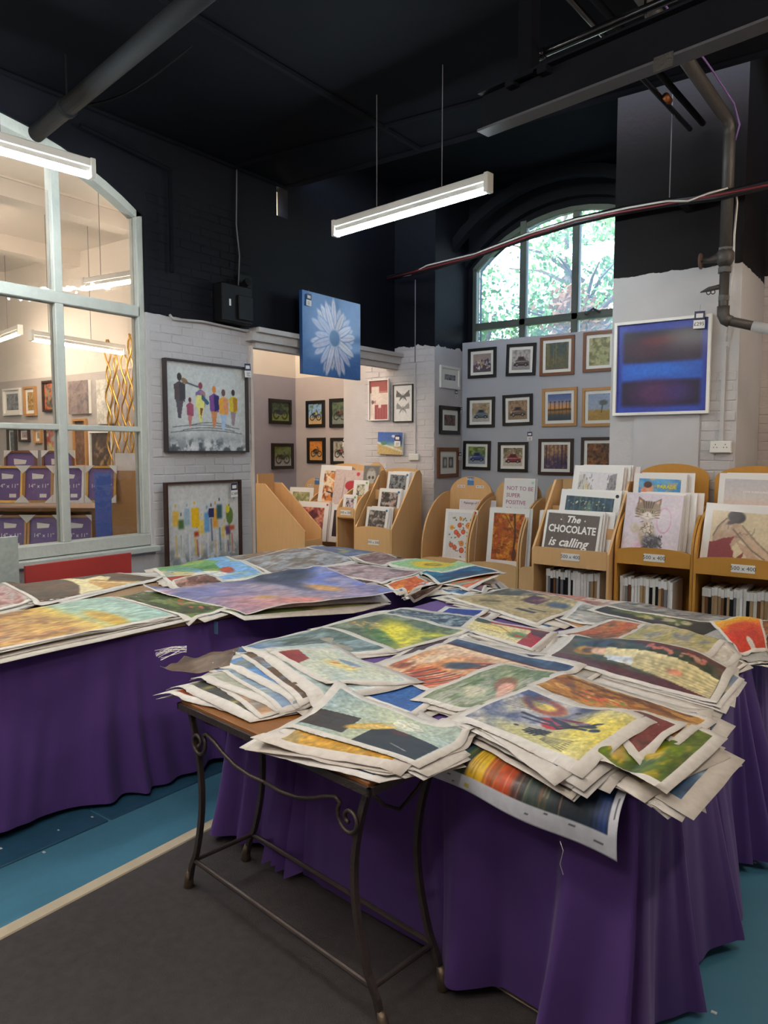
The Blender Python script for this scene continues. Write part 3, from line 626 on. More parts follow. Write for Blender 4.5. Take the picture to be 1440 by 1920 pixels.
def A_kitten(w, h):
    s = Art(w, h, 'd6cad4', 49); s.blot(['dccfd8'], 3, 3, .5); s.ring(.72, .6, .13, .2, .010, 'cf9cba'); s.ell(.34, .12, .14, .12, 'd6aec8', 0, .7)
    s.ell(.42, .36, .15, .22, 'b8a490', 0, .3); s.ell(.44, .42, .08, .14, 'ddd2c6', 0, .5); s.ell(.20, .44, .09, .09, 'd0c2b4', 20, .3); s.line([(.2, .46), (.3, .4)], .05, 'c4b4a4')
    s.poly([(.18, .76), (.20, .97), (.37, .88)], '84694f'); s.poly([(.21, .82), (.225, .92), (.30, .87)], 'd0a8a0'); s.poly([(.47, .88), (.64, .96), (.62, .76)], '84694f'); s.poly([(.52, .88), (.6, .92), (.59, .82)], 'd0a8a0')
    s.ell(.4, .75, .235, .15, '8f7760', 0, .22); s.ell(.28, .69, .09, .07, 'b8a48e', 0, .5); s.ell(.52, .69, .09, .07, 'b8a48e', 0, .5); s.ell(.4, .66, .09, .065, 'e2d8cc', 0, .4)
    for x in (.30, .35, .40, .45, .50): s.line([(x, .89), (x+(.4-x)*.3, .79)], .012, '3c2e22', .85)
    for sx in (-1, 1):
        for k in range(4): s.line([(.4+sx*.14, .74-.035*k), (.4+sx*.225, .77-.045*k)], .009, '4a3828', .75)
        s.ell(.4+sx*.09, .73, .045, .030, '2c241c'); s.ell(.4+sx*.09, .73, .034, .024, 'a4a468'); s.ell(.4+sx*.09, .73, .012, .022, '181810')
        for k in range(3): s.line([(.4+sx*.05, .65-.008*k), (.4+sx*.26, .66-.03*k)], .003, 'f0ece8', .8)
    s.ell(.4, .685, .016, .011, 'b06860'); s.line([(.4, .675), (.4, .65)], .004, '5c4040'); s.line([(.37, .64), (.4, .65), (.43, .64)], .004, '5c4040')
    s.ell(.52, .22, .16, .13, '4a4650', 30, .5); s.dabs(70, ['2c2a30', '6a646a', '3c3a42', '8a8488'], .05, (.38, .05, .72, .36), 5); s.dabs(50, ['7a6048', 'cfc0ae', '5c4834', 'e0d6ca'], .03, (.30, .36, .54, .56), 4)
    return s.grain(.06)
def A_woman(w, h):
    s = Art(w, h, 'd4c2a0', 50); s.blot(['cdb998'], 3, 2, .5)
    s.poly([(.02, .25), (.04, .5), (.1, .7), (.2, .85), (.34, .86), (.46, .66), (.4, .45), (.3, .3), (.2, .0), (0, 0)], 'b89a80'); s.poly([(.12, .62), (.2, .84), (.3, .84), (.26, .6)], 'c8ae94')
    s.poly([(0, .0), (.0, .38), (.08, .40), (.2, .48), (.33, .52), (.28, .36), (.34, .22), (.36, .0)], '842830'); s.poly([(.30, .0), (.5, .28), (.42, .0)], '842830')
    s.poly([(.30, .66), (.42, .74), (.62, .46), (.98, .08), (.9, .0), (.56, .3)], 'c6a88c'); s.line([(.30, .66), (.56, .3), (.9, .0)], .010, '584840'); s.line([(.42, .74), (.62, .46), (.98, .06)], .008, '6c5a4c'); s.poly([(.34, .44), (.5, .36), (.78, .02), (.6, .0)], 'bc9c80')
    s.ell(.33, .9, .12, .12, '28242a', -10, .2); s.ell(.30, .82, .10, .05, '3c3438', 30, .4); s.line([(.04, .5), (.1, .7), (.2, .86)], .009, '5c4c42'); s.line([(.22, .8), (.24, .62)], .005, '8a7060'); s.dabs(14, ['9c8068', '6c5848'], .03, (.3, .5, .6, .7), 4, .5); return s.grain(.06)
def A_dunes(w, h):
    s = Art(w, h, 'c8beb8', 51); s.grad([(0, 'c0a89c'), (.4, 'd8c0b4'), (.6, 'ccc4c0'), (1, 'bcb8bc')]); s.poly([(0, .18), (.45, .38), (1, .14), (1, 0), (0, 0)], '4c7c6c'); s.poly([(.5, .37), (.75, .34), (1, .26), (1, .12)], 'd89c84'); s.poly([(.4, .1), (.55, .36), (.62, .1)], '44606a'); s.poly([(0, .25), (.2, .22), (.75, 0), (0, 0)], 'd8b42c'); s.poly([(.6, 0), (1, .12), (1, 0)], '5c8048'); return s
def A_choc(w, h):
    s = Art(w, h, '5f514b', 52); s.blot(['685a54'], 3, 4, .5); s.line([(.25, 1), (.45, .5), (.42, 0)], .01, '8a7c74', .6); return s
def A_dark(w, h, seed=53): return Art(w, h, '4a4644', seed).blot(['8c8480', '2c2a2c', 'c0b0a4'], 5, 5, .8).grain(.12)
def A_skull(w, h):
    s = Art(w, h, '6e6a66', 54); s.ell(.5, .6, .3, .28, 'b0aca6', 0, .3); s.ell(.5, .3, .2, .14, 'a8a49e', 0, .3); s.ell(.38, .52, .08, .07, '3c3a38', 0, .3); s.ell(.62, .52, .08, .07, '3c3a38', 0, .3); s.ell(.5, .86, .18, .08, '8a8680', 0, .3); return s.grain(.1)
def A_poppy(w, h):
    s = Art(w, h, 'c9b4ae', 55); s.ell(.62, .62, .24, .13, 'b02834', 0, .15); s.poly([(.5, 0), (.5, .5), (.75, .6), (.72, 0)], '4a4450'); s.line([(.3, 0), (.35, .8)], .02, 'a88c88'); s.ell(.8, .93, .06, .05, 'c03038'); return s.grain(.06)
def A_guitar(w, h):
    s = Art(w, h, 'd08038', 56); s.blot(['e8c89c', 'c0602c', '5c2c20', 'f0e0c4'], 5, 6, .8); s.line([(.1, .85), (.9, .5)], .03, 'f0e0c0'); s.ell(.6, .25, .22, .12, '38282c'); s.line([(.2, .35), (.5, .3), (.9, .25)], .03, '38282c'); return s.grain(.08)

# ================================================================== FRAMED PICTURES ON THE WALLS
def mtx(c, right, nrm, tilt=0):
    r = Vector(right).normalized(); n = Vector(nrm).normalized(); u = Vector((0, 0, 1)); a = math.radians(tilt)
    r2 = r*math.cos(a)+u*math.sin(a); u2 = u*math.cos(a)-r*math.sin(a)
    return Matrix(((r2.x, -n.x, u2.x, c[0]), (r2.y, -n.y, u2.y, c[1]), (r2.z, -n.z, u2.z, c[2]), (0, 0, 0, 1)))   # local x right, y into wall, z up
NA = ((0, 1, 0), (1, 0, 0)); NB = ((1, 0, 0), (0, -1, 0))
def framed(name, label, art, c, wh, nrm, fm, fw=.03, mw=.04, dep=.025, tilt=0, group=None, res=36, cat='picture', artm=None, slipm=None):
    w_, h_ = wh; t = thing(name, label, cat, (0, 0, 0), 0, group); t.matrix_world = mtx(c, nrm[0], nrm[1], tilt)
    a, b = w_/2, h_/2
    if fw:
        bm = B()
        for s_ in (-1, 1):
            box(bm, min(s_*a, s_*(a-fw)), max(s_*a, s_*(a-fw)), -dep, 0, -b, b); box(bm, -a+fw, a-fw, -dep, 0, min(s_*b, s_*(b-fw)), max(s_*b, s_*(b-fw)))
        obj('frame', bm, fm, t)
    ia, ib = a-fw, b-fw
    if mw:
        obj('mount', bx(-ia, ia, -.010, -.001, -ib, ib), M_mount, t)
    x, z = ia-mw, ib-mw
    yy_ = -.0115 if fw else -dep-.001
    if not fw: obj('canvas_edge', bx(-a, a, -dep, 0, -b, b), fm, t)
    res2 = max(8, int(res*z/x)); A = art(res, res2); artplane('picture_print', A, -x, x, -z, z, yy_, M_pic, t)
    return t
def wallq(tl, br, ax, c):
    p = on(*tl, ax, c); q = on(*br, ax, c); k = 1-ax
    return ((p+q)/2, (abs(q[k]-p[k]), abs(p.z-q.z)))
def hang(name, label, art, tl, br, ax, c, *a, **k):
    ctr, wh = wallq(tl, br, ax, c); return framed(name, label, art, ctr, wh, NA if ax == 0 else NB, *a, **k)
PN = 8.15
G1 = 'framed photographs on the grey board'
cx_ = [('car show', lambda w, h: A_scene(w, h, 'a08c84', ['5c4c50', '4a4450'], ['8c3c34', '38488c', 'c8a458', '2c2a38', 'd0ccc8'], 60, .4), (879, 655), (931, 707), M_blk, 'black framed photo of crowded street, top left on grey board', 0),
 ('coach', lambda w, h: A_car(w, h, 'b4aca8', '9c9490', '5c4a44', 61, ['8c8480'], '2c2624'), (951, 647), (1005, 703), M_blk, 'black framed sepia photo of old vehicle, tilted, top row second from left', -1.5),
 ('woods', lambda w, h: A_forest(w, h, '40504c', '5a5840', '8a7440', 62, 6), (1014, 634), (1077, 702), M_brown, 'brown framed photo of mossy tree trunk, top row of grey board', 0),
 ('meadow', lambda w, h: A_mottle(w, h, ['a0a070', '8a8c54', 'b8b080', '6c6c40'], 63), (1095, 624), (1155, 695), M_brown, 'brown framed pale green landscape, top right of grey board', 0),
 ('grey car', lambda w, h: A_car(w, h, 'a89070', 'b4aaa0', '5c6870', 64, ['8c7458', 'bca484']), (877, 746), (928, 801), M_blk, 'black framed photo of grey car by stone house, middle row left', 0),
 ('brown car', lambda w, h: A_car(w, h, 'a88868', '8c7458', '6c543c', 65, ['7c6448']), (944, 741), (999, 797), M_blk, 'black framed brown toned photo of car wing, middle row', 1),
 ('sunset', lambda w, h: A_sunset(w, h), (1018, 729), (1082, 799), M_oakf, 'oak framed photo of tall trees at sunset over water', .6),
 ('lone tree', lambda w, h: A_lonetree(w, h), (1093, 728), (1155, 799), M_oakf, 'oak framed photo of lone tree on golden hill', .5),
 ('blue car', lambda w, h: A_car(w, h, '6c8454', '8c94a0', '3c4888', 66, ['4c6434', 'a8a850']), (870, 827), (920, 881), M_blk, 'black framed photo of blue cars, bottom left on grey board', -.8),
 ('red car', lambda w, h: A_car(w, h, '8c7c64', 'c4b8a8', '8c1c24', 67, ['5c5438', 'c8b890']), (935, 829), (990, 885), M_blk, 'black framed photo of red vintage car, bottom row', 0),
 ('purple wood', lambda w, h: A_forest(w, h, 'b88a60', '4c3c5c', '3c2838', 68, 16), (1011, 823), (1075, 891), M_dbrown, 'dark brown framed photo of purple sunlit forest, bottom row', 0),
 ('autumn', lambda w, h: A_mottle(w, h, ['7c4a28', 'a06830', '4c3820', '3c2818'], 69, 7), (1091, 820), (1155, 888), M_dbrown, 'dark brown framed autumn foliage photo, bottom right of grey board', 0)]
for i, (_, art, tl, br, fm, lb, ti) in enumerate(cx_):
    hang('framed_picture', lb, art, tl, br, 1, PN-.001, fm, .035 if i % 4 < 2 else .034, .035, tilt=ti, group=G1)
RX = -4.726; G2 = 'small framed pictures on the return wall'
hang('framed_picture', 'small white framed black and white photo on narrow wall', lambda w, h: A_plainph(w, h, '8c8890', '4c4850', 70), (824, 684), (860, 731), 0, RX, M_whitef, .03, .07, group=G2)
hang('framed_picture', 'small black framed picture with red detail on narrow wall', lambda w, h: A_plainph(w, h, '5c5c54', 'a03c3c', 71), (823, 760), (860, 815), 0, RX, M_blk, .045, .06, group=G2)
hang('framed_picture', 'small brown framed picture of two figures on narrow wall', lambda w, h: Art(w, h, 'd8d0c4', 72).rect(.05, .1, .42, .9, '6c6864').rect(.55, .1, .95, .9, '5c5854').ell(.25, .5, .1, .3, 'b8b4b0').ell(.75, .5, .1, .3, 'b0aca8'), (819, 839), (857, 894), 0, RX, M_brown, .045, .06, group=G2)
BY = 7.52-.02
hang('framed_picture', 'tall white framed picture of red and cream blocks', A_redblocks, (693, 713), (731, 788), 1, BY, M_whitef, .014, 0, dep=.03, res=30)
hang('framed_picture', 'thin black framed drawing of two butterflies', A_butterfly, (738, 722), (775, 791), 1, BY, M_blk, .012, .01, dep=.02, res=40)
hang('framed_picture', 'small unframed beach canvas hung slightly crooked', A_beach, (711, 811), (757, 852), 1, BY, M_mount, 0, 0, dep=.03, tilt=-2, res=40, cat='painting')
G3 = 'black framed motorbike photographs in the alcove'
AY = 7.9-.002; AXs = -7.285+.002
hang('framed_picture', 'motorbike photo with blue sky, top left in alcove', lambda w, h: A_bike(w, h, '8cb0d8', 'c4a474', 'c8b058', 80, ['5c6c3c']), (575, 752), (610, 801), 1, AY, M_blk, .045, 0, group=G3)
hang('framed_picture', 'motorbike photo with dark green background, top middle in alcove', lambda w, h: A_bike(w, h, '5c6c54', '7c8478', '7c2c24', 81, ['3c4c38']), (619, 748), (656, 801), 1, AY, M_blk, .045, 0, group=G3)
hang('framed_picture', 'motorbike photo cut by wall edge, top right in alcove', lambda w, h: A_bike(w, h, '7c8078', 'a08c78', '3c3c3c', 82), (665, 743), (703, 797), 1, AY, M_blk, .045, 0, group=G3)
hang('framed_picture', 'orange toned motorbike photo, lower left in alcove', lambda w, h: A_bike(w, h, 'd08434', 'c49050', '5c3420', 83, ['b86c28']), (577, 821), (611, 869), 1, AY, M_blk, .045, 0, group=G3)
hang('framed_picture', 'bright motorbike photo with price tag, lower middle in alcove', lambda w, h: A_bike(w, h, 'b0a49c', 'd0c4b8', 'a02c2c', 84, ['6c7048']), (621, 821), (658, 871), 1, AY, M_blk, .045, 0, group=G3)
hang('framed_picture', 'dark street photo cut by wall edge, lower right in alcove', lambda w, h: A_dark(w, h, 85), (665, 818), (703, 869), 1, AY, M_blk, .045, 0, group=G3)
hang('framed_picture', 'motorbike on grass photo alone on left alcove wall, upper', lambda w, h: A_bike(w, h, '40503c', '7c8c44', '2c3430', 86, ['2c3828', '54684c']), (503, 747), (545, 796), 0, AXs, M_blk, .045, 0, group=G3)
hang('framed_picture', 'green motorbike on grey road photo on left alcove wall, lower', lambda w, h: A_bike(w, h, '6c7c50', '989898', '3c4c30', 87, ['4c6034']), (508, 831), (549, 879), 0, AXs, M_blk, .045, 0, group=G3)
WA = -5.29
hang('wall_painting', 'large painting of colourful walking people in thin silver frame', A_people, (303, 671), (461, 848), 0, WA, mat('silver_black_frame', '3a3030', .35), .014, 0, dep=.05, res=150, cat='painting')
t = framed('wall_painting', 'grey painting of dripping coloured figures leaning low on brick pier', A_figures, Vector((-5.25, 4.46, .92)), (.86, .82), NA, M_dbrown, .018, 0, dep=.045, res=120, cat='painting')
c0 = on(565, 548, 0, -5.12); c1 = on(674, 571, 0, -5.12); c2 = on(680, 714, 0, -5.12)
t = framed('wall_painting', 'square blue canvas with one big white daisy', A_daisy, Vector((-5.15, (c0.y+c1.y)/2, (c1.z+c2.z)/2)), (c1.y-c0.y, c1.z-c2.z), NA, mat('blue_canvas_edge', '1e4478', .6), 0, 0, dep=.04, res=150, cat='painting')
hang('wall_painting', 'white framed abstract of dark bands on deep blue', A_bands, (1155, 607), (1330, 775), 1, 6.084, M_whitef, .022, 0, dep=.035, res=110, cat='painting')

def price_tag(label, c, nrm, sz=.055, txt=None, string=.05, group='price tags hanging on pictures'):
    t = thing('price_tag', label, 'tag', (0, 0, 0), 0, group); t.matrix_world = mtx(c, nrm[0], nrm[1], random.uniform(-5, 5)); s = sz
    obj('tag_header', bx(-s*.5, s*.5, -.002, 0, s*.1, s*.95), M_tagh, t); obj('tag_header_print', bx(-s*.34, s*.34, -.0028, -.002, s*.3, s*.72), M_card, t)
    cd = obj('price_card', bx(-s*.55, s*.55, -.0015, .0005, -s*.75, s*.08), M_card, t)
    if txt: text('price_text', txt, s*.5, M_ink, T(0, -.0022, -s*.33) @ FACE, t, .0004)
    else:
        bm = B()
        for k in range(3): box(bm, -s*.3+random.uniform(0, .1)*s, s*(.15+.2*random.random()), -.0022, -.0015, -s*(.18+.17*k)-.004, -s*(.18+.17*k))
        obj('price_text', bm, M_ink, t)
    if string: obj('string', tube(B(), [(0, .0, s*.9), (0, .004, s*.9+string)], .0012, 4), M_wire, t)
def tg(label, px, py, ax, c, out, sz, txt=None, st=.05):
    p = on(px, py, ax, c); p[ax] += out; price_tag(label, p, NA if ax == 0 else NB, sz, txt, st)
tg('price tag at top right of the walking people painting', 456, 697, 0, WA, .062, .075)
tg('price tag reading 160 pounds on the dripping figures painting', 431, 920, 0, -5.25, .06, .075, '£160')
tg('price tag at top left of the daisy canvas', 576, 564, 0, -5.12, .022, .07)
tg('price tag on the banded deep blue painting', 1314, 603, 1, 6.084, -.045, .075, '£295')
tg('price tag on the beach canvas', 749, 828, 1, BY, -.045, .08)
tg('price tag under the small white framed photo', 854, 740, 0, RX, .012, .055)
tg('price tag on string at small black framed picture', 860, 770, 0, RX, .04, .04, None, .08)
tg('price tag on the small brown framed picture', 857, 856, 0, RX, .04, .055)
tg('price tag stuck between the car photographs on grey board', 994, 819, 1, PN, -.008, .06)
tg('price tag on the bright motorbike photo in the alcove', 650, 830, 1, AY, -.04, .07)

# ================================================================== DISPLAY RACKS
def sideprof(style, d, h, fh):
    if style == 'diag': return [(0, 0), (d, 0), (d, h), (d-.12, h), (.0, fh), (0, 0)][:5]
    if style == 'diagr': return [(0, 0), (d, 0), (d, h-.05), (d-.05, h), (d-.12, h-.02), (.0, fh)]
    a = [(0, 0), (d, 0), (d, h)]
    for k in range(13):
        q = math.pi/2*(1-k/12); a.append((d-(d)*math.cos(q)*1.0, fh+(h-fh)*math.sin(q)))
    return a
def label_card(parent, txt, x, y, z, w_=.13, h_=.045, rx=0):
    c = obj('size_label', bx(x-w_/2, x+w_/2, y-.002, y, z-h_/2, z+h_/2), M_card, parent)
    text('size_text', txt, h_*.72, M_ink, T(x, y-.0024, z) @ FACE, c, .0004)
def rack(label, x, y, w_, d, h, fh, style, m, tiers, lip=None, shelf_z=None, rz=0, board_h=None, arch=.1, hole=False, side_m=None, label_txt=None, group='print display racks along the back walls', logo=False):
    """tiers: list of (y_front, z_floor) of print pockets"""
    t = thing('display_rack', label, 'display rack', (x, y, 0), rz, group)
    for k, xs_ in enumerate((0, w_-.018)):
        bm = B(); prism(bm, sideprof(style, d, h, fh), xs_, xs_+.018, 0); obj('side_panel', bm, side_m or m, t)
    bh = board_h or h
    pts = [(0.019, 0), (w_-.019, 0), (w_-.019, bh-arch)]
    for k in range(1, 14):
        q = math.pi*k/14; pts.append((w_/2+(w_/2-.019)*math.cos(q), bh-arch+arch*math.sin(q)))
    pts.append((.019, bh-arch))
    holes = []
    if hole:
        holes = [[(w_*.36, bh-.13), (w_*.64, bh-.13)]+[(w_/2+w_*.14*math.cos(math.pi*k/8), bh-.09+.045*math.sin(math.pi*k/8)) for k in range(9)]]
    holed('back_board', pts, holes, .016, T(0, d-.012, 0) @ FACE, m, t)
    for i, (yf, zf) in enumerate(tiers):
        yb = d-.03
        obj('shelf', bx(.019, w_-.019, yf, (tiers[i+1][0] if i+1 < len(tiers) else yb), zf-.016, zf), m, t)
        if i > 0: obj('tier_front', bx(.019, w_-.019, yf-.012, yf, zf-.016, zf+.10), m, t)
    if lip:
        z0, z1 = lip; pts = [(.0185, z0), (w_-.0185, z0), (w_-.0185, z1)]+[(w_/2+(w_/2-.0185)*math.cos(math.pi*k/8), z1+(.03 if style != 'diag' else 0)*math.sin(math.pi*k/8)) for k in range(1, 8)]+[(.0185, z1)]
        bm = B(); prism(bm, pts, -.004, .014, 1); lp = obj('front_lip', bm, m, t)
        if label_txt: label_card(t, label_txt, w_*.52, -.0045, (z0+z1)/2+.01, .15, .055)
    if shelf_z is not None: obj('shelf', bx(.019, w_-.019, .02, d-.03, shelf_z-.016, shelf_z), m, t); 
    if logo:
        lg = obj('shop_logo', bx(w_/2-.04, w_/2+.04, d-.026, d-.0205, bh-.10, bh-.01), mat('logo_blue', '4a7ab0', .5), t); text('logo_text', 'W&G', .04, M_inkw, T(w_/2, d-.027, bh-.035) @ FACE, lg)
        label_card(t, '300 x 300', w_/2-.12, d-.021, bh-.115, .1, .028); label_card(t, '400 x 300', w_/2+.12, d-.021, bh-.115, .1, .028)
    return t
def mprint(label, art, x, y, z, w_, h_, lean, base='e2dfdb', mw=.05, rz=0, res=40, group='mounted prints in the racks', dot=None, nbehind=0, rtilt=0, bh=None):
    """a mounted print in a clear sleeve, standing with its bottom edge at x,y,z, leaning back"""
    t = thing('mounted_print', label, 'print', (x, y, z), 0, group); t.rotation_euler = (-R(lean), R(rtilt), R(rz))
    obj('backing_card', bx(-w_/2, w_/2, 0, .006, 0, h_), mat('mount_'+base, base, .5, var=.02, coat=.3), t)
    bt = mw if bh is None else bh
    if art:
        a_ = art(res, max(8, int(res*(h_-mw-bt)/(w_-2*mw)))); artplane('picture_print', a_, -w_/2+mw, w_/2-mw, bt, h_-mw, -.0012, M_pic, t)
    if dot: obj('colour_dot', tube(B(), [(w_/2-.03, -.003, h_-.03), (w_/2-.03, 0, h_-.03)], .014, 12), mat('dot_'+dot, dot, .5, var=0), t)
    for k in range(nbehind):
        u = thing('mounted_print', ('white mounted print right behind the ', 'second white mounted print behind the ', 'third white mounted print behind the ', 'fourth white mounted print behind the ', 'fifth white mounted print behind the ')[k]+label[:60].split(' in ')[0], 'print', (x+random.uniform(.012, .03)*(k+1), y+.02*(k+1), z), 0, group); u.rotation_euler = (-R(lean-1), 0, R(rz))
        obj('backing_card', bx(-w_/2, w_/2, 0, .006, 0, h_+random.uniform(-.01, .01)), mat('mount_'+random.choice(['e2dfdb', 'dcd2cc', 'e8e4e0']), random.choice(['e2dfdb', 'dcd2cc', 'e8e4e0']), .5, var=.02), u)
    return t
def solve(px, py, y): p = on(px, py, 1, y); return p.x, p.z
FY = 5.5
# --- right racks
R1 = rack('pale beech rack with three tiers and chocolate print in front', -2.53, FY, .64, .5, 1.36, .82, 'diag', M_mdf, [(.02, .74), (.17, .90), (.32, 1.05)], (.70, .84), .25, board_h=1.2, arch=.02, label_txt='500 x 400', rz=R(-3))
R2 = rack('golden rack with rounded sides holding the kitten print', -1.87, FY+.03, .56, .5, 1.2, .86, 'curve', M_mdf2, [(.02, .80), (.2, .95)], (.76, .86), .25, board_h=1.50, arch=.10, side_m=M_mdf2, label_txt='500 x 400')
R3 = rack('golden rack at right edge holding the crouching woman print', -1.30, FY, .62, .5, 1.2, .84, 'curve', M_mdf2, [(.02, .77), (.2, .93)], (.74, .84), .25, board_h=1.49, arch=.10, label_txt='500 x 400')
R4 = rack('golden rack cut off by the right edge of the photo', -.64, FY, .6, .5, 1.2, .84, 'curve', M_mdf2, [(.02, .77), (.2, .93)], (.74, .84), .25, board_h=1.42, arch=.1)
x, z = solve(1065, 1030, FY+.05)
p = mprint('brown print lettered The CHOCOLATE is calling in pale rack', A_choc, x, FY+.04, .75, .47, .38, 14, mw=.02, rz=-3, nbehind=3, rtilt=1.5)
text('print_text', 'The', .075, M_inkw, T(.0, -.0025, .315) @ FACE, p, .0006, shear=.3, bold=.002); text('print_text', 'CHOCOLATE', .082, M_inkw, T(0, -.0025, .235) @ FACE, p, .0006, bold=.0025, sx=.80); text('print_text', 'is calling', .098, M_inkw, T(-.02, -.0025, .13) @ FACE, p, .0006, shear=.3, bold=.002)
text('print_text', '•', .05, M_inkw, T(-.1, -.0025, .31) @ FACE, p); text('print_text', '•', .05, M_inkw, T(.1, -.0025, .31) @ FACE, p)
mprint('white mounted print of snowy blue town square in pale rack', A_xmas, -2.17, FY+.19, .91, .5, .38, 12, mw=.05, rz=-3, nbehind=2, rtilt=2, dot='1e1e28', res=50)
mprint('white mounted sketch of city street in pale rack back tier', A_city, -2.17, FY+.36, 1.06, .42, .42, 10, mw=.05, rz=-3, nbehind=4, rtilt=2, res=60)
mprint('pink print of tabby kitten with wool in golden rack', A_kitten, -1.64, FY+.07, .81, .41, .48, 12, base='d8ccd4', mw=.012, nbehind=5, rtilt=2, res=90)
p = mprint('mounted poster of sunbather with beach ball, back of kitten rack', A_parade, -1.64, FY+.25, .96, .39, .47, 8, mw=.04, nbehind=3, rtilt=1, res=60, bh=.22)
text('print_text', 'PARADE', .038, mat('yellow_ink', 'e0d040', .6), T(.055, -.0025, .37) @ FACE, p, bold=.001)
mprint('white mounted drawing of crouching woman in red at right', A_woman, -.985, FY+.05, .80, .58, .43, 12, mw=.05, nbehind=1, rtilt=2.5, res=70, bh=.02)
p = mprint('white mounted print of pastel desert dunes, right rack back tier', A_dunes, -.97, FY+.24, .94, .5, .50, 8, mw=.04, nbehind=3, rtilt=1, res=60, bh=.16); text('print_text', 'LOVE SURROUNDS', .02, M_inkw, T(0, -.0025, .37) @ FACE, p)
# boxed frames on the low shelves
NW = 'first second third fourth fifth sixth seventh eighth ninth tenth eleventh twelfth thirteenth fourteenth fifteenth sixteenth seventeenth eighteenth nineteenth twentieth twenty-first twenty-second twenty-third twenty-fourth twenty-fifth twenty-sixth twenty-seventh twenty-eighth'.split()
def ORDN(k): return NW[min(k, 27)]
def boxed(n, x0, x1, y, z, h_, seed, where):
    r = random.Random(seed); x = x0; k = 0
    while x < x1-.02:
        wd = r.uniform(.018, .024); hh = h_+r.uniform(-.012, .012)
        t = thing('boxed_frame', ORDN(k)+' boxed frame from the left, edge-on '+where, 'frame', (x, y+r.uniform(-.012, .01), z), 0, 'boxed frames '+where)
        c = r.choice([M_cardb, M_blk, M_card, M_wire, M_mdfdk, M_card, mat('pale_moulding', 'cfc8b8', .5)])
        obj('moulding', bx(0, wd-.002, .0, .28, 0, hh-.002), c, t)
        cg = obj('corner_guard', bx(-.0015, wd-.0005, -.004, .07, hh-.06, hh, bev=.002), M_flap, t); obj('corner_guard', bx(-.0015, wd-.0005, -.004, .05, 0, .05), M_flap, t)
        x += wd; k += 1
boxed(0, -2.44, -1.99, FY+.08, .25, .40, 5, 'under the chocolate print rack')
boxed(0, -1.84, -1.45, FY+.08, .25, .40, 6, 'under the kitten print rack')
boxed(0, -1.25, -.72, FY+.07, .25, .39, 7, 'under the crouching woman rack')
# --- middle racks
MY = 6.85
rack('beech rack with quarter-round sides holding floral print', -4.47, MY, .58, .6, 1.14, .5, 'curve', M_mdf, [(.02, .40)], (.25, .42), None, board_h=1.31, arch=.2, logo=True)
rack('beech rack holding the orange tree print', -3.88, MY, .58, .6, 1.10, .5, 'curve', M_mdf, [(.02, .40)], (.1, .42), None, board_h=1.31, arch=.2)
rack('beech rack half hidden behind the pale three-tier rack', -3.29, MY, .58, .6, 1.10, .5, 'curve', M_mdf, [(.02, .40)], (.1, .42), None, board_h=1.31, arch=.2)
mprint('white mounted print of red and orange flowers', A_roses, -4.06, MY+.1, .41, .40, .56, 8, mw=.035, dot='c03038', res=80)
p = mprint('mounted print headed Paintings of Manchester behind the floral print', lambda w, h: Art(w, h, 'd4ccd0', 90).blot(['c0b0b8'], 6, 5, .4), -4.03, MY+.4, .50, .46, .56, 8, mw=.01); text('print_text', 'Paintings of Manchester', .036, M_ink, T(0, -.0025, .52) @ FACE, p)
mprint('white mounted print of glowing orange autumn tree', A_orange, -3.49, MY+.1, .41, .46, .60, 8, mw=.055, res=80, nbehind=1)
p = mprint('white print with spaced pink lettering in middle rack', None, -3.52, MY+.35, .50, .36, .80, 6, mw=.02, nbehind=2, dot='a8d8b8', rtilt=1.5)
for k, ln in enumerate(('NOT TO BE', 'SUPER', 'POSITIVE', 'OR ANYTH', 'ING BUT', 'ANYTHING', 'EVERYDAY')): text('print_text', ln, .062, M_inkp, T(-.145, -.0025, .70-.075*k) @ FACE, p, align='LEFT', sx=.95)
mprint('plain white sleeved print beside the orange tree rack', None, -2.98, MY+.05, .41, .3, .60, 8, nbehind=1); mprint('plain white sleeved print, taller, beside pale rack', None, -2.93, MY+.35, .5, .3, .68, 8)
# --- left group
LY = 6.6
rack('big beech rack with slanted sides and three 300 x 300 tiers', -5.20, LY, .51, .6, 1.38, .74, 'diagr', M_mdf, [(.02, .66), (.2, .86), (.38, 1.05)], (.42, .73), None, board_h=1.40, arch=.03, label_txt='300 x 300')
for lb, ar, yy_, zz, c in (('dark mounted photo at front of the big slanted rack', lambda w, h: A_dark(w, h, 91), .07, .67, 'b'), ('mounted photo with pale feathers, middle of the slanted rack', lambda w, h: A_mottle(w, h, ['4c4440', 'c8a89c', '2c2828', 'b0a8a8'], 92), .25, .87, 'b'), ('mounted monochrome photo, back of the slanted rack', lambda w, h: A_plainph(w, h, '7c8084', '3c4044', 93), .42, 1.06, 'b')):
    mprint(lb, ar, -4.95+(.02 if yy_ > .2 else -.02), LY+yy_, zz, .30, .30, 10, mw=.035, dot='2c78a8', nbehind=2, rtilt=2)
rack('narrow beech rack with curved sides and three small tiers', -5.49, LY+.02, .28, .6, 1.2, .85, 'curve', M_mdf, [(.02, .84), (.2, .98), (.38, 1.12)], (.84, .93), None, board_h=1.46, arch=.12, hole=True, label_txt='300 x 200')
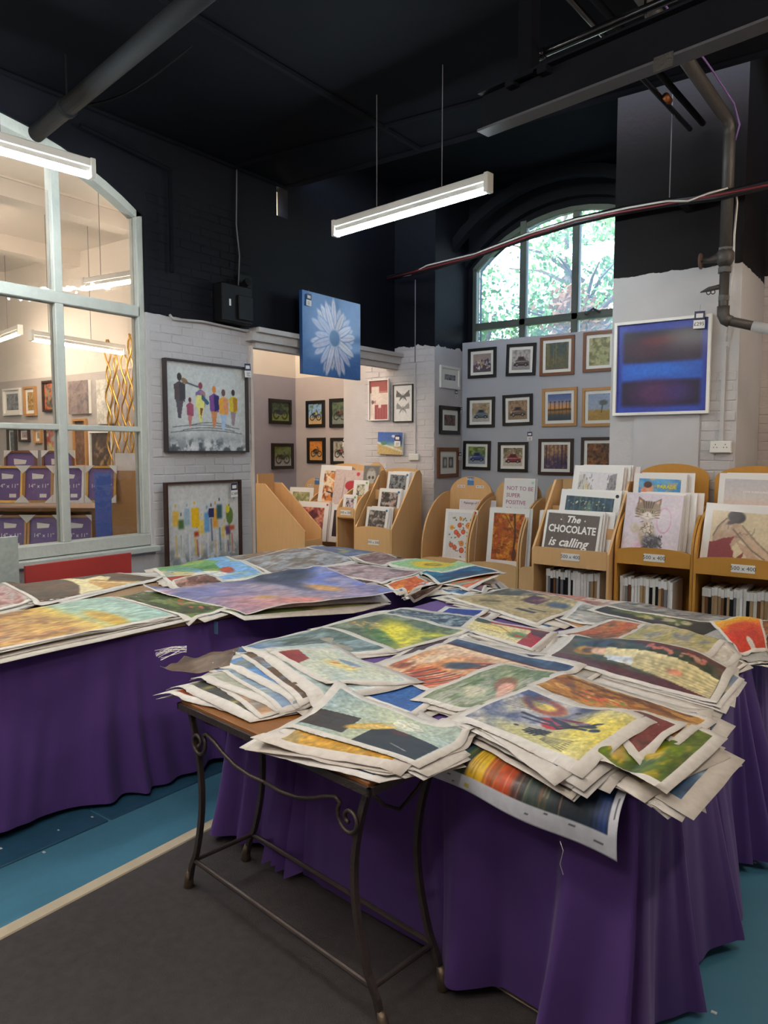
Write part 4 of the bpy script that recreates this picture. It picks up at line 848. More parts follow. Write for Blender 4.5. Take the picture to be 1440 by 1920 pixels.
mprint('small white mounted print, front of narrow rack', lambda w, h: A_plainph(w, h, 'c8b8bc', '9c8c94', 94), -5.35, LY+.07, .85, .2, .25, 10, mw=.04, dot='7c9c50'); mprint('small pale mounted print, middle of narrow rack', lambda w, h: A_plainph(w, h, 'c4c0a8', 'b0a888', 95), -5.33, LY+.25, .99, .22, .27, 10, mw=.05, dot='7cac50'); mprint('grey print of skulls, back of narrow rack', A_skull, -5.30, LY+.42, 1.13, .24, .30, 8, base='8a8884', mw=.01)
rack('wide beech rack behind holding orange guitar print', -6.35, LY+.35, .8, .5, 1.0, .7, 'curve', M_mdf, [(.02, .62), (.2, .86)], (.5, .64), None, board_h=1.44, arch=.1, hole=True)
mprint('large white mounted print of orange guitar players', A_guitar, -6.06, LY+.62, .87, .50, .55, 9, mw=.07, rtilt=1.5, res=50); mprint('mounted print of red poppy and figure', A_poppy, -5.76, LY+.52, .87, .46, .50, 10, mw=.01, base='c9b4ae', rtilt=2, res=50)
mprint('mounted print of red canyon dusk, low left', lambda w, h: A_mottle(w, h, ['8c3434', 'c87048', '4c2030', 'e0a080'], 96, 3), -6.1, LY+.25, .50, .5, .48, 10, mw=.07, dot='b83040', nbehind=2); mprint('mounted print of black and red blocks, low centre', lambda w, h: Art(w, h, 'c8341c', 97).rect(0, 0, .35, 1, '2c2430'), -5.68, LY+.28, .50, .36, .46, 10, mw=.07)
t = thing('display_rack', 'beech rack seen from its plain side at far left of the group', 'display rack', (-5.58, 6.18, 0), math.pi/2, 'print display racks along the back walls')
for y0 in (0, .28):
    bm = B(); prism(bm, [(0, 0), (.76, 0), (.76, 1.22), (.62, 1.22), (.0, .70)], y0, y0+.018, 0); obj('side_panel', bm, M_mdf, t)
obj('back_board', bx(.018, .28, .74, .76, 0, 1.33), M_mdf, t); obj('front_lip', bx(.018, .28, 0, .018, .2, .6), M_mdf, t); obj('shelf', bx(.018, .28, .018, .74, .5, .516), M_mdf, t)
rack('round topped beech rack deep in the alcove with small print', -6.95, 7.2, .5, .5, 1.1, .8, 'curve', M_mdf, [(.02, .75)], (.6, .78), None, board_h=1.24, arch=.16, logo=True)
mprint('white mounted pale green print deep in the alcove', lambda w, h: A_mottle(w, h, ['a8a070', 'c8c098', '7c7c50'], 98), -6.68, 7.3, .76, .42, .36, 8, mw=.06)

# ================================================================== TABLES AND CLOTHS
def rectpath(cx, cy, hx, hy, ang, step=.012, rad=.03):
    c, s = math.cos(ang), math.sin(ang); pts = []
    cor = [(-hx, -hy), (hx, -hy), (hx, hy), (-hx, hy)]
    for i in range(4):
        (x0, y0), (x1, y1) = cor[i], cor[(i+1) % 4]; L = math.hypot(x1-x0, y1-y0); n = int(L/step)
        nx, ny = (y1-y0)/L, -(x1-x0)/L
        for k in range(n): u = k/n; pts.append((x0+(x1-x0)*u, y0+(y1-y0)*u, nx, ny))
    pts = [(cx+x*c-y*s, cy+x*s+y*c, nx*c-ny*s, nx*s+ny*c) for x, y, nx, ny in pts]
    P = np.array(pts); N = P[:, 2:]; K = 9
    Ns = sum(np.roll(N, k, 0) for k in range(-K, K+1)); P[:, 2:] = Ns/np.linalg.norm(Ns, axis=1)[:, None]; return P
def skirt(name, label, P, zt, zb, seed, flare=.10, amp=.055, rows=30, drag=None, group='purple table skirts'):
    rg = np.random.default_rng(seed); n = len(P); s = np.arange(n)*.012
    nf = int(s[-1]/.19); ctr = np.sort(rg.random(nf))*s[-1]; ph = np.interp(s, np.r_[0, ctr, s[-1]], np.arange(nf+2)*np.pi*2*.5)
    fold = np.sin(ph*2)*.8+.45*np.sin(s*9.3+seed)+.35*np.sin(ph*1.31+1.2); fine = np.sin(s*47+2*np.sin(s*7))*.35+np.sin(s*71+seed)*.12
    broad = np.interp(s, np.linspace(0, s[-1], 40), rg.random(40))
    V = []
    hem = .012*np.sin(s*5+1)+.010*rg.random(40)[np.minimum(39, (s/s[-1]*40).astype(int))]
    for r in range(rows+1):
        t = r/rows; e = t**1.15
        sh = .035*t*np.sin(s*3.1+seed)+.03*np.sin(t*2.6+s*5)*t
        off = .006+flare*e*(.6+.7*broad)+amp*(.12+.88*e)*(fold*.5+.5*fine*(1-.75*t))*(.6+.6*np.roll(broad, 60))
        if drag is not None: off = off+drag(P, s, t)
        off = np.maximum(off, .004+.01*t)
        z = zt-(zt-zb)*t+(hem*t if r else 0)
        V.append(np.stack([P[:, 0]+P[:, 2]*off-P[:, 3]*sh, P[:, 1]+P[:, 3]*off+P[:, 2]*sh, np.broadcast_to(z, (n,))], -1))
    V = np.array(V); idx = np.arange((rows+1)*n).reshape(rows+1, n); i2 = np.roll(idx, -1, 1)
    f = np.stack([idx[:-1], idx[1:], i2[1:], i2[:-1]], -1).reshape(-1, 4)
    me = bpy.data.meshes.new(name); verts = V.reshape(-1, 3).tolist(); faces = f.tolist()
    faces.append(idx[0].tolist()); me.from_pydata(verts, [], faces); me.polygons.foreach_set('use_smooth', [True]*(len(faces)-1)+[False])
    o = link(name, me, M_purple); tag(o, label, 'tablecloth', group); return o
def trestle(label, cx, cy, hx, hy, ang, zt, z0=.0):
    t = thing('trestle_table', label, 'table', (cx, cy, 0), ang)
    obj('tabletop', bx(-hx, hx, -hy, hy, zt-.022, zt, bev=.002), M_ply, t)
    for sx in (-1, 1):
        for sy in (-1, 1): obj('leg', bx(sx*(hx-.15)-.02, sx*(hx-.15)+.02, sy*(hy-.12)-.02, sy*(hy-.12)+.02, 0, zt-.022), M_steel, t)
    return t
def quadpath(Q, step=.012):
    pts = []
    for i in range(4):
        (x0, y0), (x1, y1) = Q[i], Q[(i+1) % 4]; L = math.hypot(x1-x0, y1-y0); n = int(L/step)
        for k in range(n): u = k/n; pts.append((x0+(x1-x0)*u, y0+(y1-y0)*u, (y1-y0)/L, -(x1-x0)/L))
    P = np.array(pts); N = P[:, 2:]; K = 9
    Ns = sum(np.roll(N, k, 0) for k in range(-K, K+1)); P[:, 2:] = Ns/np.linalg.norm(Ns, axis=1)[:, None]; return P
RQ = [(-2.27, 2.06), (-.55, 1.83), (-.55, 4.02), (-2.22, 4.02)]; ZR = .745
LC = (-3.62, 2.55, .74, 2.15, R(-9)); ZL = .77
trestle('trestle table hidden under the front purple cloth', -1.40, 3.0, .82, .97, 0, ZR-.006)
trestle('trestle table under the left purple cloth with wood edge showing', LC[0], LC[1], LC[2]+.012, LC[3]+.01, LC[4], ZL)
def drag_r(P, s, t):   # the cloth's front corners and left end spread out on the floor
    return np.exp(-((P[:, 0]+2.25)**2+(P[:, 1]-2.0)**2)/.03)*.05*t*t-.06*t*((P[:, 0] < -1.05) & (P[:, 1] < 2.1))*np.clip((-1.05-P[:, 0])/.2, 0, 1)+.045*t*np.sin(s*13+1.5*np.sin(s*3.3))*((P[:, 0] > -1.15) | (P[:, 0] < -1.3))
skirt('purple_tablecloth', 'purple cloth in deep folds hanging behind the iron table and round the front print table', quadpath(RQ), ZR, .025, 5, flare=.06, amp=.125, rows=36, drag=drag_r)
skirt('purple_tablecloth', 'purple pleated cloth hanging round the long left print table', rectpath(*LC), ZL-.026, .03, 9, flare=.05, amp=.085)

# --- iron console table
IT = (-1.60, 1.745, R(-8.5)); ZI = .725
t = thing('iron_console_table', 'wrought iron console table with bowed legs and pine top under the prints', 'table', (IT[0], IT[1], 0), IT[2])
obj('tabletop', bx(-.475, .475, -.155, .155, ZI-.028, ZI, bev=.004), M_oak, t)
bm = B()
for a in ((-.485, .485, -.166, -.155), (-.485, .485, .155, .166)): box(bm, *a, ZI-.034, ZI-.012)
for a in ((-.485, -.475, -.166, .166), (.475, .485, -.166, .166)): box(bm, *a, ZI-.034, ZI-.012)
obj('tabletop_rim', bm, M_iron, t)
def legp(sx, sy):
    out = []
    for k in range(25):
        z = ZI-.03-(ZI-.045)*k/24; u = 1-z/ZI
        x = .462-.072*math.sin(math.pi*min(1, u/.86))+(.045*((u-.78)/.22)**1.3 if u > .78 else 0); y = .135-.01*u; out.append((sx*x, sy*y, z))
    return out
LG = {}
for sx in (-1, 1):
    for sy in (-1, 1):
        pts = legp(sx, sy); bm = B(); tube(bm, pts, .0125, 4); lg = obj('leg', bm, M_iron, t)
        e = pts[-1]; obj('foot', tube(B(), [(e[0]-sx*.012, e[1], e[2]+.06), (e[0]-sx*.004, e[1], e[2]+.03), (e[0], e[1], e[2]), (e[0]+sx*.004, e[1], .006)], [.012, .016, .02, .013], 10), M_ironfoot, lg, True)
        LG[(sx, sy)] = min(pts, key=lambda p: abs(p[2]-.125))
q = LG
for a, b in (((-1, -1), (1, -1)), ((-1, 1), (1, 1)), ((-1, -1), (-1, 1)), ((1, -1), (1, 1))): obj('stretcher', tube(B(), [q[a], q[b]], .0085, 8), M_iron, t)
def spiral(cx, cz, r0, turns, d, y, a0=0, n=30):
    return [(cx+d*(r0*(1-.8*k/n))*math.cos(a0+turns*2*math.pi*k/n), y, cz+(r0*(1-.8*k/n))*math.sin(a0+turns*2*math.pi*k/n)) for k in range(n+1)]
for sx in (-1, 1):
    y = -.145; cx = sx*.385; pts = [(0+sx*.0, y, ZI-.115+.0)]
    pts = [(sx*x_, y, z_) for x_, z_ in ((.0, ZI-.155), (.08, ZI-.158), (.16, ZI-.150), (.23, ZI-.128), (.28, ZI-.105), (.33, ZI-.09))]
    sp = spiral(cx-sx*.0, ZI-.135, .05, 1.35, sx, y, math.pi*.75); obj('scroll', tube(B(), pts+sp, .0065, 6), M_iron, t, True)
    obj('scroll', tube(B(), spiral(sx*.425, ZI-.072, .033, 1.2, sx, .14, math.pi*.4), .005, 6), M_iron, t, True)
    obj('scroll', tube(B(), [(sx*.45, -.12, ZI-.05), (sx*.445, -.07, ZI-.1), (sx*.44, 0, ZI-.14), (sx*.445, .07, ZI-.1), (sx*.45, .12, ZI-.05)], .006, 6), M_iron, t, True)

# ================================================================== CANVAS PRINTS LYING ON THE TABLES
GX0, GY0, GS = -5.3, .3, .01; GNX, GNY = 560, 560
H = np.full((GNY, GNX), -1.0)
gx = GX0+np.arange(GNX)*GS; gy = GY0+np.arange(GNY)*GS; GXX, GYY = np.meshgrid(gx, gy)
SUP = []
def support(cx, cy, hx, hy, ang, z):
    c, s = math.cos(ang), math.sin(ang); SUP.append((cx, cy, hx, hy, c, s, z))
    lx = (GXX-cx)*c+(GYY-cy)*s; ly = -(GXX-cx)*s+(GYY-cy)*c; H[(abs(lx) <= hx) & (abs(ly) <= hy)] = z
def edgeD(X, Y, Q):
    d = np.full(X.shape, -9.0)
    for i in range(4):
        (x0, y0), (x1, y1) = Q[i], Q[(i+1) % 4]; L = math.hypot(x1-x0, y1-y0); d = np.maximum(d, ((X-x0)*(y1-y0)-(Y-y0)*(x1-x0))/L)
    return d
H[edgeD(GXX, GYY, RQ) <= 0] = ZR+.004; support(IT[0], IT[1], .492, .175, IT[2], ZI+.003); support(LC[0], LC[1], LC[2]+.012, LC[3]+.01, LC[4], ZL+.003)
def sdist(X, Y):
    d = np.maximum(edgeD(X, Y, RQ), 0)
    for cx, cy, hx, hy, c, s, z in SUP:
        lx = np.abs((X-cx)*c+(Y-cy)*s)-hx; ly = np.abs(-(X-cx)*s+(Y-cy)*c)-hy; d = np.minimum(d, np.hypot(np.maximum(lx, 0), np.maximum(ly, 0)))
    return d
def blur(z, n=1):
    for _ in range(n):
        p = np.pad(z, 1, mode='edge'); q_ = np.pad(z, 1, mode='reflect', reflect_type='odd'); z = (q_[:-2, 1:-1]+q_[2:, 1:-1]+q_[1:-1, :-2]+q_[1:-1, 2:]+q_[1:-1, 1:-1]*2)/6
    return z
PR = np.random.default_rng(77)
PSTAT = []
def sheet(name, label, quad, art=None, cells=(26, 18), margin=.035, eps=.0022, seed=1, group=None, sag=(.1, .7), wave=.004, base='d9d2c8', zc=None, curl=None, cat='canvas print', gap=.003, cap=.55):
    """quad: world corners BL, BR, TR, TL (x, y, z). The sheet settles on whatever already lies there and droops over edges."""
    Q = np.array([[*q_[:3]] for q_ in quad], float); rg = np.random.default_rng(seed)
    Lu = np.linalg.norm(Q[1]-Q[0]); Lv = np.linalg.norm(Q[3]-Q[0])
    nu = max(8, int(Lu/.012)); nv = max(8, int(Lv/.012))
    U, V = np.meshgrid(np.linspace(0, 1, nu), np.linspace(0, 1, nv))
    W = [(1-U)*(1-V), U*(1-V), U*V, (1-U)*V]; X = sum(w_*q_[0] for w_, q_ in zip(W, Q)); Y = sum(w_*q_[1] for w_, q_ in zip(W, Q))
    ix = np.clip(((X-GX0)/GS).round().astype(int), 0, GNX-1); iy = np.clip(((Y-GY0)/GS).round().astype(int), 0, GNY-1)
    h = H[iy, ix]; on_ = h > 0
    d = sdist(X, Y); ins = (d <= 0.001) & on_
    ze = np.median(h[ins]) if ins.any() else .78
    dk = max(0, (cap-sag[0])/(2*sag[1]))
    if zc is None: hangz = ze-np.where(d < dk, sag[0]*d+sag[1]*d*d, sag[0]*dk+sag[1]*dk*dk+cap*(d-dk))
    else: hangz = sum(w_*z_ for w_, z_ in zip(W, zc)); hangz = np.where(d > 0, np.minimum(hangz, ze+.01), hangz)
    z = np.where(ins, h+eps, hangz)
    z += wave*(vnoise(nv, nu, 2.5, rg, 2)-.4)*2*np.where(ins, 1, 1.5)
    if curl:
        for (cu, cv, amt, rad) in curl: z += amt*np.clip(1-np.hypot((U-cu)*Lu, (V-cv)*Lv)/rad, 0, 1)**2
    fl = h+eps
    z = np.maximum(z, fl)
    for _ in range(5): z = np.maximum(blur(z), fl)
    z = np.maximum(blur(z, 2), fl-.0005)
    np.maximum.at(H, (iy, ix), z+gap*.3)
    # close one-cell pinholes of the height field
    # mesh: borders get their own crisp lines
    mu = min(.4, margin/Lu); mv = min(.4, margin/Lv); e_ = .0015
    cu = np.r_[0, np.linspace(mu-e_/Lu, mu-e_/Lu, 1), np.linspace(mu, 1-mu, cells[0]), 1-mu+e_/Lu, 1]; cv = np.r_[0, mv-e_/Lv, np.linspace(mv, 1-mv, cells[1]), 1-mv+e_/Lv, 1]
    CU, CV = np.meshgrid(cu, cv)
    def samp(A):
        x = CU*(nu-1); y = CV*(nv-1); x0 = np.clip(x.astype(int), 0, nu-2); y0 = np.clip(y.astype(int), 0, nv-2); fx = x-x0; fy = y-y0
        return A[y0, x0]*(1-fx)*(1-fy)+A[y0, x0+1]*fx*(1-fy)+A[y0+1, x0]*(1-fx)*fy+A[y0+1, x0+1]*fx*fy
    P = np.stack([samp(X), samp(Y), samp(z)], -1)
    jit = rg.normal(0, .0012, P.shape[:2]+(2,)); P[0, :, :2] += jit[0]; P[-1, :, :2] += jit[-1]
    C = np.ones(P.shape)*C3(base)
    if art is not None:
        A = art(cells[0], cells[1]).grain(.15, 45); g_ = A.a.mean(-1, keepdims=True); A.a = np.clip((g_+(A.a-g_)*1.10-.5)*1.18+.455, .03, .97); C[2:-2, 2:-2] = A.a if A.a.shape[:2] == (cells[1], cells[0]) else A.a[:cells[1], :cells[0]]
    if not art: C[:] = C3(base)
    o = gridmesh(name, P, C, M_print, rim=.0012); tag(o, label, cat, group); PSTAT.append((label[:20], round(float(z.mean()), 3)))
    return o
def pq(pts, z):
    out = []
    for p in pts:
        zz = p[2] if len(p) > 2 else z; v = on(p[0], p[1], 2, zz); out.append((v.x, v.y, zz))
    return [out[0], out[3], out[2], out[1]]     # left, bottom, right, top -> BL BR TR TL
UND = [['7c8c9c', '4c5c50', 'b0a890'], ['8c5c40', 'c89c58', '3c3430'], ['9c9488', '5c544c', 'c4b8a4'], ['4c6c8c', 'a8b8c0', '2c3c4c'], ['a84c30', 'd8a848', '3c2420'], ['6c7c50', 'b8b080', '3c4430'], ['c0b4a8', '9c8c7c', 'dcd4c8'], ['5c3c44', '9c6c60', '2c2428']]
ORD = 'lowest second third fourth fifth sixth seventh eighth ninth tenth eleventh twelfth thirteenth fourteenth'.split()
def under(quad, n, what, seed, group, jr=7, js=.04, eps=.0035, base=('d9d2c8', 'd2cabf', 'ddd7cf', 'cfc5b8'), wave=.0035, shr=.10, sag=(.1, .7)):
    eps *= .6; r = random.Random(seed); Q = [Vector(q_) for q_ in quad]; c = sum(Q, Vector())/4
    for k in range(n):
        a = R(r.gauss(0, jr)); dx, dy = r.gauss(0, js), r.gauss(0, js); s1 = 1+r.uniform(-shr, shr*.8); s2 = 1+r.uniform(-shr, shr*.8); out = []
        for q_ in Q:
            v = q_-c; v = Vector((v.x*s1, v.y*s2, 0)); v = Vector((v.x*math.cos(a)-v.y*math.sin(a), v.x*math.sin(a)+v.y*math.cos(a), 0)); out.append((c.x+v.x+dx, c.y+v.y+dy, .78))
        cols = r.choice(UND); sd = r.randrange(9999)
        sheet('canvas_print', (ORD[k] if k == 0 else ORD[k]+' lowest')+' pale margined sheet stacked under '+what, out, (lambda w, h, cols=cols, sd=sd: A_mottle(w, h, cols, sd, 3, 4)), (16, 12), .05 if r.random() < .8 else .02, eps, sd, group, base=r.choice(base), wave=wave, sag=sag)
GR = 'loose canvas prints on the front table'; GL = 'loose canvas prints on the left table'
# ---- art for the prints
def P_lake(w, h):
    s = Art(w, h, '8094a8', 101); s.grad([(0, '6c84a4'), (.3, '8ca0b4'), (.55, '7c8c8c'), (.75, '94a4a8'), (1, '6c7c74')], warp=.4); s.blot(['5c6c60', 'a4b4c0', '4c5c58'], 7, 5, .6); r = random.Random(4)
    for k in range(26): x = r.uniform(.3, .7); s.line([(x, .45), (x+r.uniform(-.2, .2), .7+r.uniform(0, .15))], .006, '4c5450', .8)
    s.ell(.3, .15, .4, .12, '5c80b0', 0, 1, .7); return s.grain(.08)
def P_wave(w, h):
    s = Art(w, h, '5c6c58', 102); s.blot(['7c8c7c', '48584c', '9ca494'], 4, 4, .7); s.ell(.66, .42, .42, .20, 'd8cc48', -28, .8); s.ell(.82, .6, .2, .12, 'd0cc5c', 20, .8, .8); s.ell(.6, .22, .32, .1, '4c7450', -15, .6); s.blot(['dcd460', '88903c'], 8, 4, .5, np.clip((s.U-.4)*3, 0, 1)); s.dabs(22, ['d8b870', 'b88c50'], .04, (.05, .3, .4, .55), 4); return s.grain(.1)
def P_horses(w, h):
    s = Art(w, h, 'dcc4a8', 103); s.blot(['b8653c', '7c3c24', 'c88c5c'], 4, 6, .9, np.clip((.72-s.V+.2*s.U)*3, 0, 1)*np.clip((.75-s.U)*4, 0, 1)); s.rect(0, .84, 1, 1, '5c3028'); s.rect(0, .87, 1, 1, '3c4c64'); s.blot(['5c6c80'], 9, 4, .6, (s.V > .87)*1.)
    r = random.Random(3)
    for k in range(9): s.line([(.2+.05*k, .0), (.3+.05*k, .32)], .012, ['c04820', '6c2818'][k % 2])
    for k in range(16): x = .4+.4*r.random(); y = .45+.25*r.random(); s.line([(x, y), (x+.14, y+.10)], .014, r.choice(['2c3844', '3c4c5c', 'a83024', '1c2228']), .9)
    for k in range(10): x = .62+.03*k; s.line([(x, .6), (x+.05, .76)], .012, 'a8342c', .9)
    s.ell(.45, .5, .12, .09, '4c5460', 20, .5); return s.grain(.12)
def P_cream(w, h):
    s = Art(w, h, 'c4c8b8', 104); s.blot(['a8b8b8', 'd0d0bc'], 4, 4, .6); s.poly([(.05, .0), (.0, .35), (.3, .28), (.45, .0)], '8c3434'); s.ell(.55, .5, .22, .13, 'd8cc94', 0, .5); s.dabs(14, ['d07848', 'd8a050', 'e0d8a0'], .04, (.42, .5, .72, .62), 2.5); s.ell(.45, .75, .16, .08, '8c9cb0'); return s.grain(.06)
def P_girl(w, h):
    s = Art(w, h, '8c9474', 105); s.blot(['5c7048', 'a8ac88', '748468', 'b0ac9c'], 6, 5, .8); s.ell(.62, .55, .22, .12, '8c6444', -20, .4); s.ell(.72, .48, .15, .09, 'd8a890', -20, .4); s.ell(.84, .36, .13, .09, 'd4b09c', -30, .5); s.ell(.45, .3, .18, .12, 'c4bca0', 0, .8); return s.grain(.12)
def P_cello(w, h):
    s = Art(w, h, 'b0b8a8', 106); s.grad([(0, '9cacac'), (.5, 'b8bca0'), (1, 'a8b4ac')], 'u', warp=.2); s.poly([(0, .08), (.0, .55), (.34, .62), (.38, .1)], '463c38'); s.poly([(.5, .0), (.5, .42), (.6, .62), (.75, .6), (1, .5), (1, 0)], '2c3038'); s.ell(.68, .55, .07, .06, '5c2c30', 0, .5)
    s.ell(.48, .52, .24, .085, 'c0a050', 52, .25); s.ell(.5, .55, .2, .05, 'd4b870', 52, .5); s.rect(.0, .66, 1, .72, 'b8c8c8', .5); r = random.Random(3)
    for k in range(5): a = k*1.256; s.ring(.66+.07*math.cos(a), .80+.07*math.sin(a), .04, .04, .01, 'e4e0cc'); s.ell(.66+.07*math.cos(a), .80+.07*math.sin(a), .03, .03, 'c8ccc0', 0, .3)
    s.line([(.74, .2), (.88, .12)], .006, 'c8c4bc', .8); return s.grain(.08)
def P_band(w, h):
    s = Art(w, h, '9c9ca8', 107); s.blot(['5c6078', 'c0b8a8', '484c64', 'd8d0b8'], 3, 3, .8); s.ell(.88, .5, .22, .5, 'd8c864', 0, 1, .95); s.ell(.6, .12, .4, .16, 'ccc480', 0, 1, .8); s.ell(.3, .75, .2, .12, 'd8c05c', 0, .6); s.ring(.28, .8, .17, .13, .06, '9c5438', -10); s.rect(.0, .86, .14, 1, '4c5068', .7)
    s.blot(['34406c'], 5, 4, .6, np.clip((.35-s.U)*3, 0, 1))
    for x, y, rx, ry, c, a in ((.5, .55, .10, .06, 'a83430', 10), (.56, .44, .09, .07, 'b03028', 0), (.58, .56, .12, .035, '26222c', -15), (.68, .52, .10, .03, '26222c', 15), (.8, .56, .07, .04, '26222c', 0), (.88, .50, .04, .035, '26222c', 20), (.84, .62, .05, .025, '26222c', 40), (.63, .64, .1, .025, '803040', 0), (.74, .60, .06, .03, '807088', 0)): s.ell(x, y, rx, ry, c, a, .3)
    s.line([(.25, .5), (.5, .52), (.62, .42), (.7, .5), (.82, .48)], .014, '2a2630'); s.line([(.3, .42), (.55, .46)], .01, '302c38')
    for k in range(3): s.line([(.50+.035*k, .14), (.53+.035*k, .30)], .012, '26242c'); s.line([(.46, .17+.045*k), (.62, .21+.045*k)], .012, '26242c')
    s.ell(.36, .22, .022, .022, '4c2430', 0, .3); s.ell(.58, .84, .03, .025, '4c3830', 0, .3)
    for k in range(7): s.line([(.64, .10+.015*k), (.86, .02+.03*k)], .004, '5c5448', .8)
    for k in range(9): s.line([(.05, .5+.03*k), (.25, .62+.05*k)], .005, '3c3c4c', .7)
    return s.grain(.08)
def P_gold(w, h):
    s = Art(w, h, '94642c', 108); s.grad([(0, 'b89460'), (.3, 'a87838'), (.7, '8c5c28'), (1, '6c4824')], warp=.5); s.blot(['c09048', '6c4420', 'd0a868'], 6, 5, .7); s.ell(.8, .25, .26, .16, 'dcd0b8', 25, .4); s.ell(.62, .32, .1, .06, 'c89878', 20, .5); s.dabs(26, ['7c8c48', 'c86838', 'd8c890'], .03, (.25, .3, .6, .6), 2); s.line([(.05, .85), (.5, .9), (.95, .7)], .03, '5c3c20', .6); return s.grain(.14)
def P_dress(w, h):
    s = Art(w, h, '4c5444', 109); s.blot(['5c6450', '3c4438', '6c5848'], 6, 5, .8); s.rect(0, 0, 1, .22, '643c3c'); s.rect(.45, .82, 1, 1, '643c3c', .9); s.blot(['543430'], 9, 5, .5, (s.V < .22)*1.); s.ell(.16, .55, .085, .17, 'a88444', 20, .3); s.ell(.17, .55, .04, .08, '6c4c28', 0, .5); s.ell(.26, .58, .07, .10, 'd8b498', 0, .4); s.poly([(.28, .7), (.3, .45), (.6, .32), (1, .0), (1, .55), (.6, .66)], 'd0c49c'); s.poly([(.3, .52), (.34, .38), (.5, .42), (.48, .56)], 'c8ccd0')
    for k in range(7): s.line([(.5, .36+.04*k), (1, .05+.07*k)], .006, 'a89c78', .7)
    s.ell(.76, .4, .05, .05, 'c89078', 0, .5); s.dabs(22, ['c07c70', 'b89080'], .02, (.5, .7, .9, .85), 1.4); s.ell(.22, .78, .12, .1, '2c3440', 0, .6); return s.grain(.12)
def P_face(w, h):
    s = Art(w, h, '9c6438', 110); s.grad([(0, '5c4c3c'), (.4, 'a86c3c'), (1, 'b07c48')], 'v', warp=.6); s.blot(['c88c58', '6c4828', 'b86430'], 5, 5, .8); s.ell(.6, .6, .16, .12, 'c08858', 20, .6)
    for k in range(6): s.line([(.15+.12*k, .05), (.3+.1*k, .6)], .01, '4c3424', .7)
    return s.grain(.12)
def P_rg(w, h):
    s = Art(w, h, 'd8ccA0'.lower(), 111); s.rect(0, .86, 1, 1, '3c3c30'); s.rect(.2, .82, 1, 1, 'a83038'); s.rect(.8, 0, 1, .75, 'a83038'); s.poly([(.75, .9), (1, .95), (1, .55), (.85, .6)], '5c3838'); s.ell(.1, .8, .14, .12, '4c5434', 0, .4); s.ell(.7, .4, .13, .18, '6c8c60', 0, .6); s.ell(.72, .35, .05, .06, 'c84838'); s.ell(.35, .5, .25, .22, 'dccc88', 0, .6); s.line([(.1, .7), (.4, .65), (.6, .4), (.9, .35)], .015, 'a87848', .8); s.line([(.2, .3), (.5, .25)], .01, '7c5c38'); return s.grain(.1)
def P_pianocat(w, h):
    s = Art(w, h, 'b0a078', 112); s.poly([(0, 1), (0, .4), (.4, .75), (.55, 1)], '5c584c'); s.rect(.45, .55, .68, .85, '4c3434', .9); s.rect(.47, .6, .66, .8, '5c2c30'); s.blot(['c8b88c', '8c7c54'], 6, 4, .5); s.rect(.62, .2, .85, .28, '3c3834'); s.rect(.7, .33, .9, .38, '3c3834'); s.ell(.3, .25, .1, .06, '6c6444', 30); s.ell(.85, .7, .12, .1, '5c6470', 0, .6); return s.grain(.14)
def P_bridge(w, h): return A_mottle(w, h, ['a88c7c', '8c4c3c', 'c4b0a0', '6c6460', 'b8705c', 'd0c4b8'], 113, 8, 5, .16)
def P_street(w, h):
    s = A_mottle(w, h, ['8c8884', '6c6c6c', 'acaca8', '54585c'], 114, 9, 5, .14); s.line([(.1, .7), (.5, .75), (.85, .95)], .05, 'b8683c', .8); return s
def P_darkfl(w, h):
    s = Art(w, h, '3c3a34', 115); s.blot(['4c4438', '2c2c28'], 5, 4, .7); s.dabs(60, ['7c8450', 'a8a068', 'b8b094', '5c6c40'], .06, (.1, .35, .75, .7), 2); return s.grain(.12)
def P_tulip(w, h):
    s = Art(w, h, 'd8a030', 116); s.grad([(0, 'd8b454'), (.25, 'dc9c28'), (.5, 'c8501c'), (1, 'b84418')], 'u', warp=.0); s.ell(.55, .5, .32, .36, 'b83c14', 0, .5); s.ell(.35, .45, .2, .25, 'c4541c', 0, .6); s.ell(.9, .5, .18, .09, 'c8c0b4', 10, .2); s.ell(.15, .3, .1, .25, 'dca030', 0, .8); return s.grain(.08)
def P_rainbow(w, h):
    s = Art(w, h, '24344c', 117); s.grad([(0, '1c3450'), (.10, '243c5c'), (.14, '3c6434'), (.18, '2c2c18'), (.2, 'd8a818'), (.28, 'dcb01c'), (.31, 'c8501c'), (.44, 'c44418'), (.48, '5c2820'), (.54, '2c3434'), (.62, '3c5040'), (.72, '28303c'), (.85, '243440'), (.93, '28488c'), (1, '1c2838')], 'u', warp=.03, sc=6)
    st = vnoise(h, w*1, 3, s.rng, 1); r = random.Random(5)
    for k in range(90):
        x = r.random(); b = Art(1, 1); s.line([(x, r.random()*.3), (x+r.uniform(-.01, .02), .6+.4*r.random())], .004, r.choice(['1c1c20', 'e0c890', '5c8454', '20242c', 'c86030'])if .15 < x < .8 else '1c2430', .35)
    return s.grain(.14)
def P_field(w, h):
    s = Art(w, h, 'a88c50', 118); s.grad([(0, '7c6040'), (.25, 'a07848'), (.5, 'b89450'), (.62, 'c4b060'), (.70, '9cb4a4'), (1, 'a0b8b0')], warp=.16); s.blot(['6c4c34', 'd0b890', '946038', 'c8a868'], 12, 6, .6, np.clip((.62-s.V)*6, 0, 1)); s.ell(.75, .72, .3, .06, 'b89c48', 0, .6); return s.grain(.16)
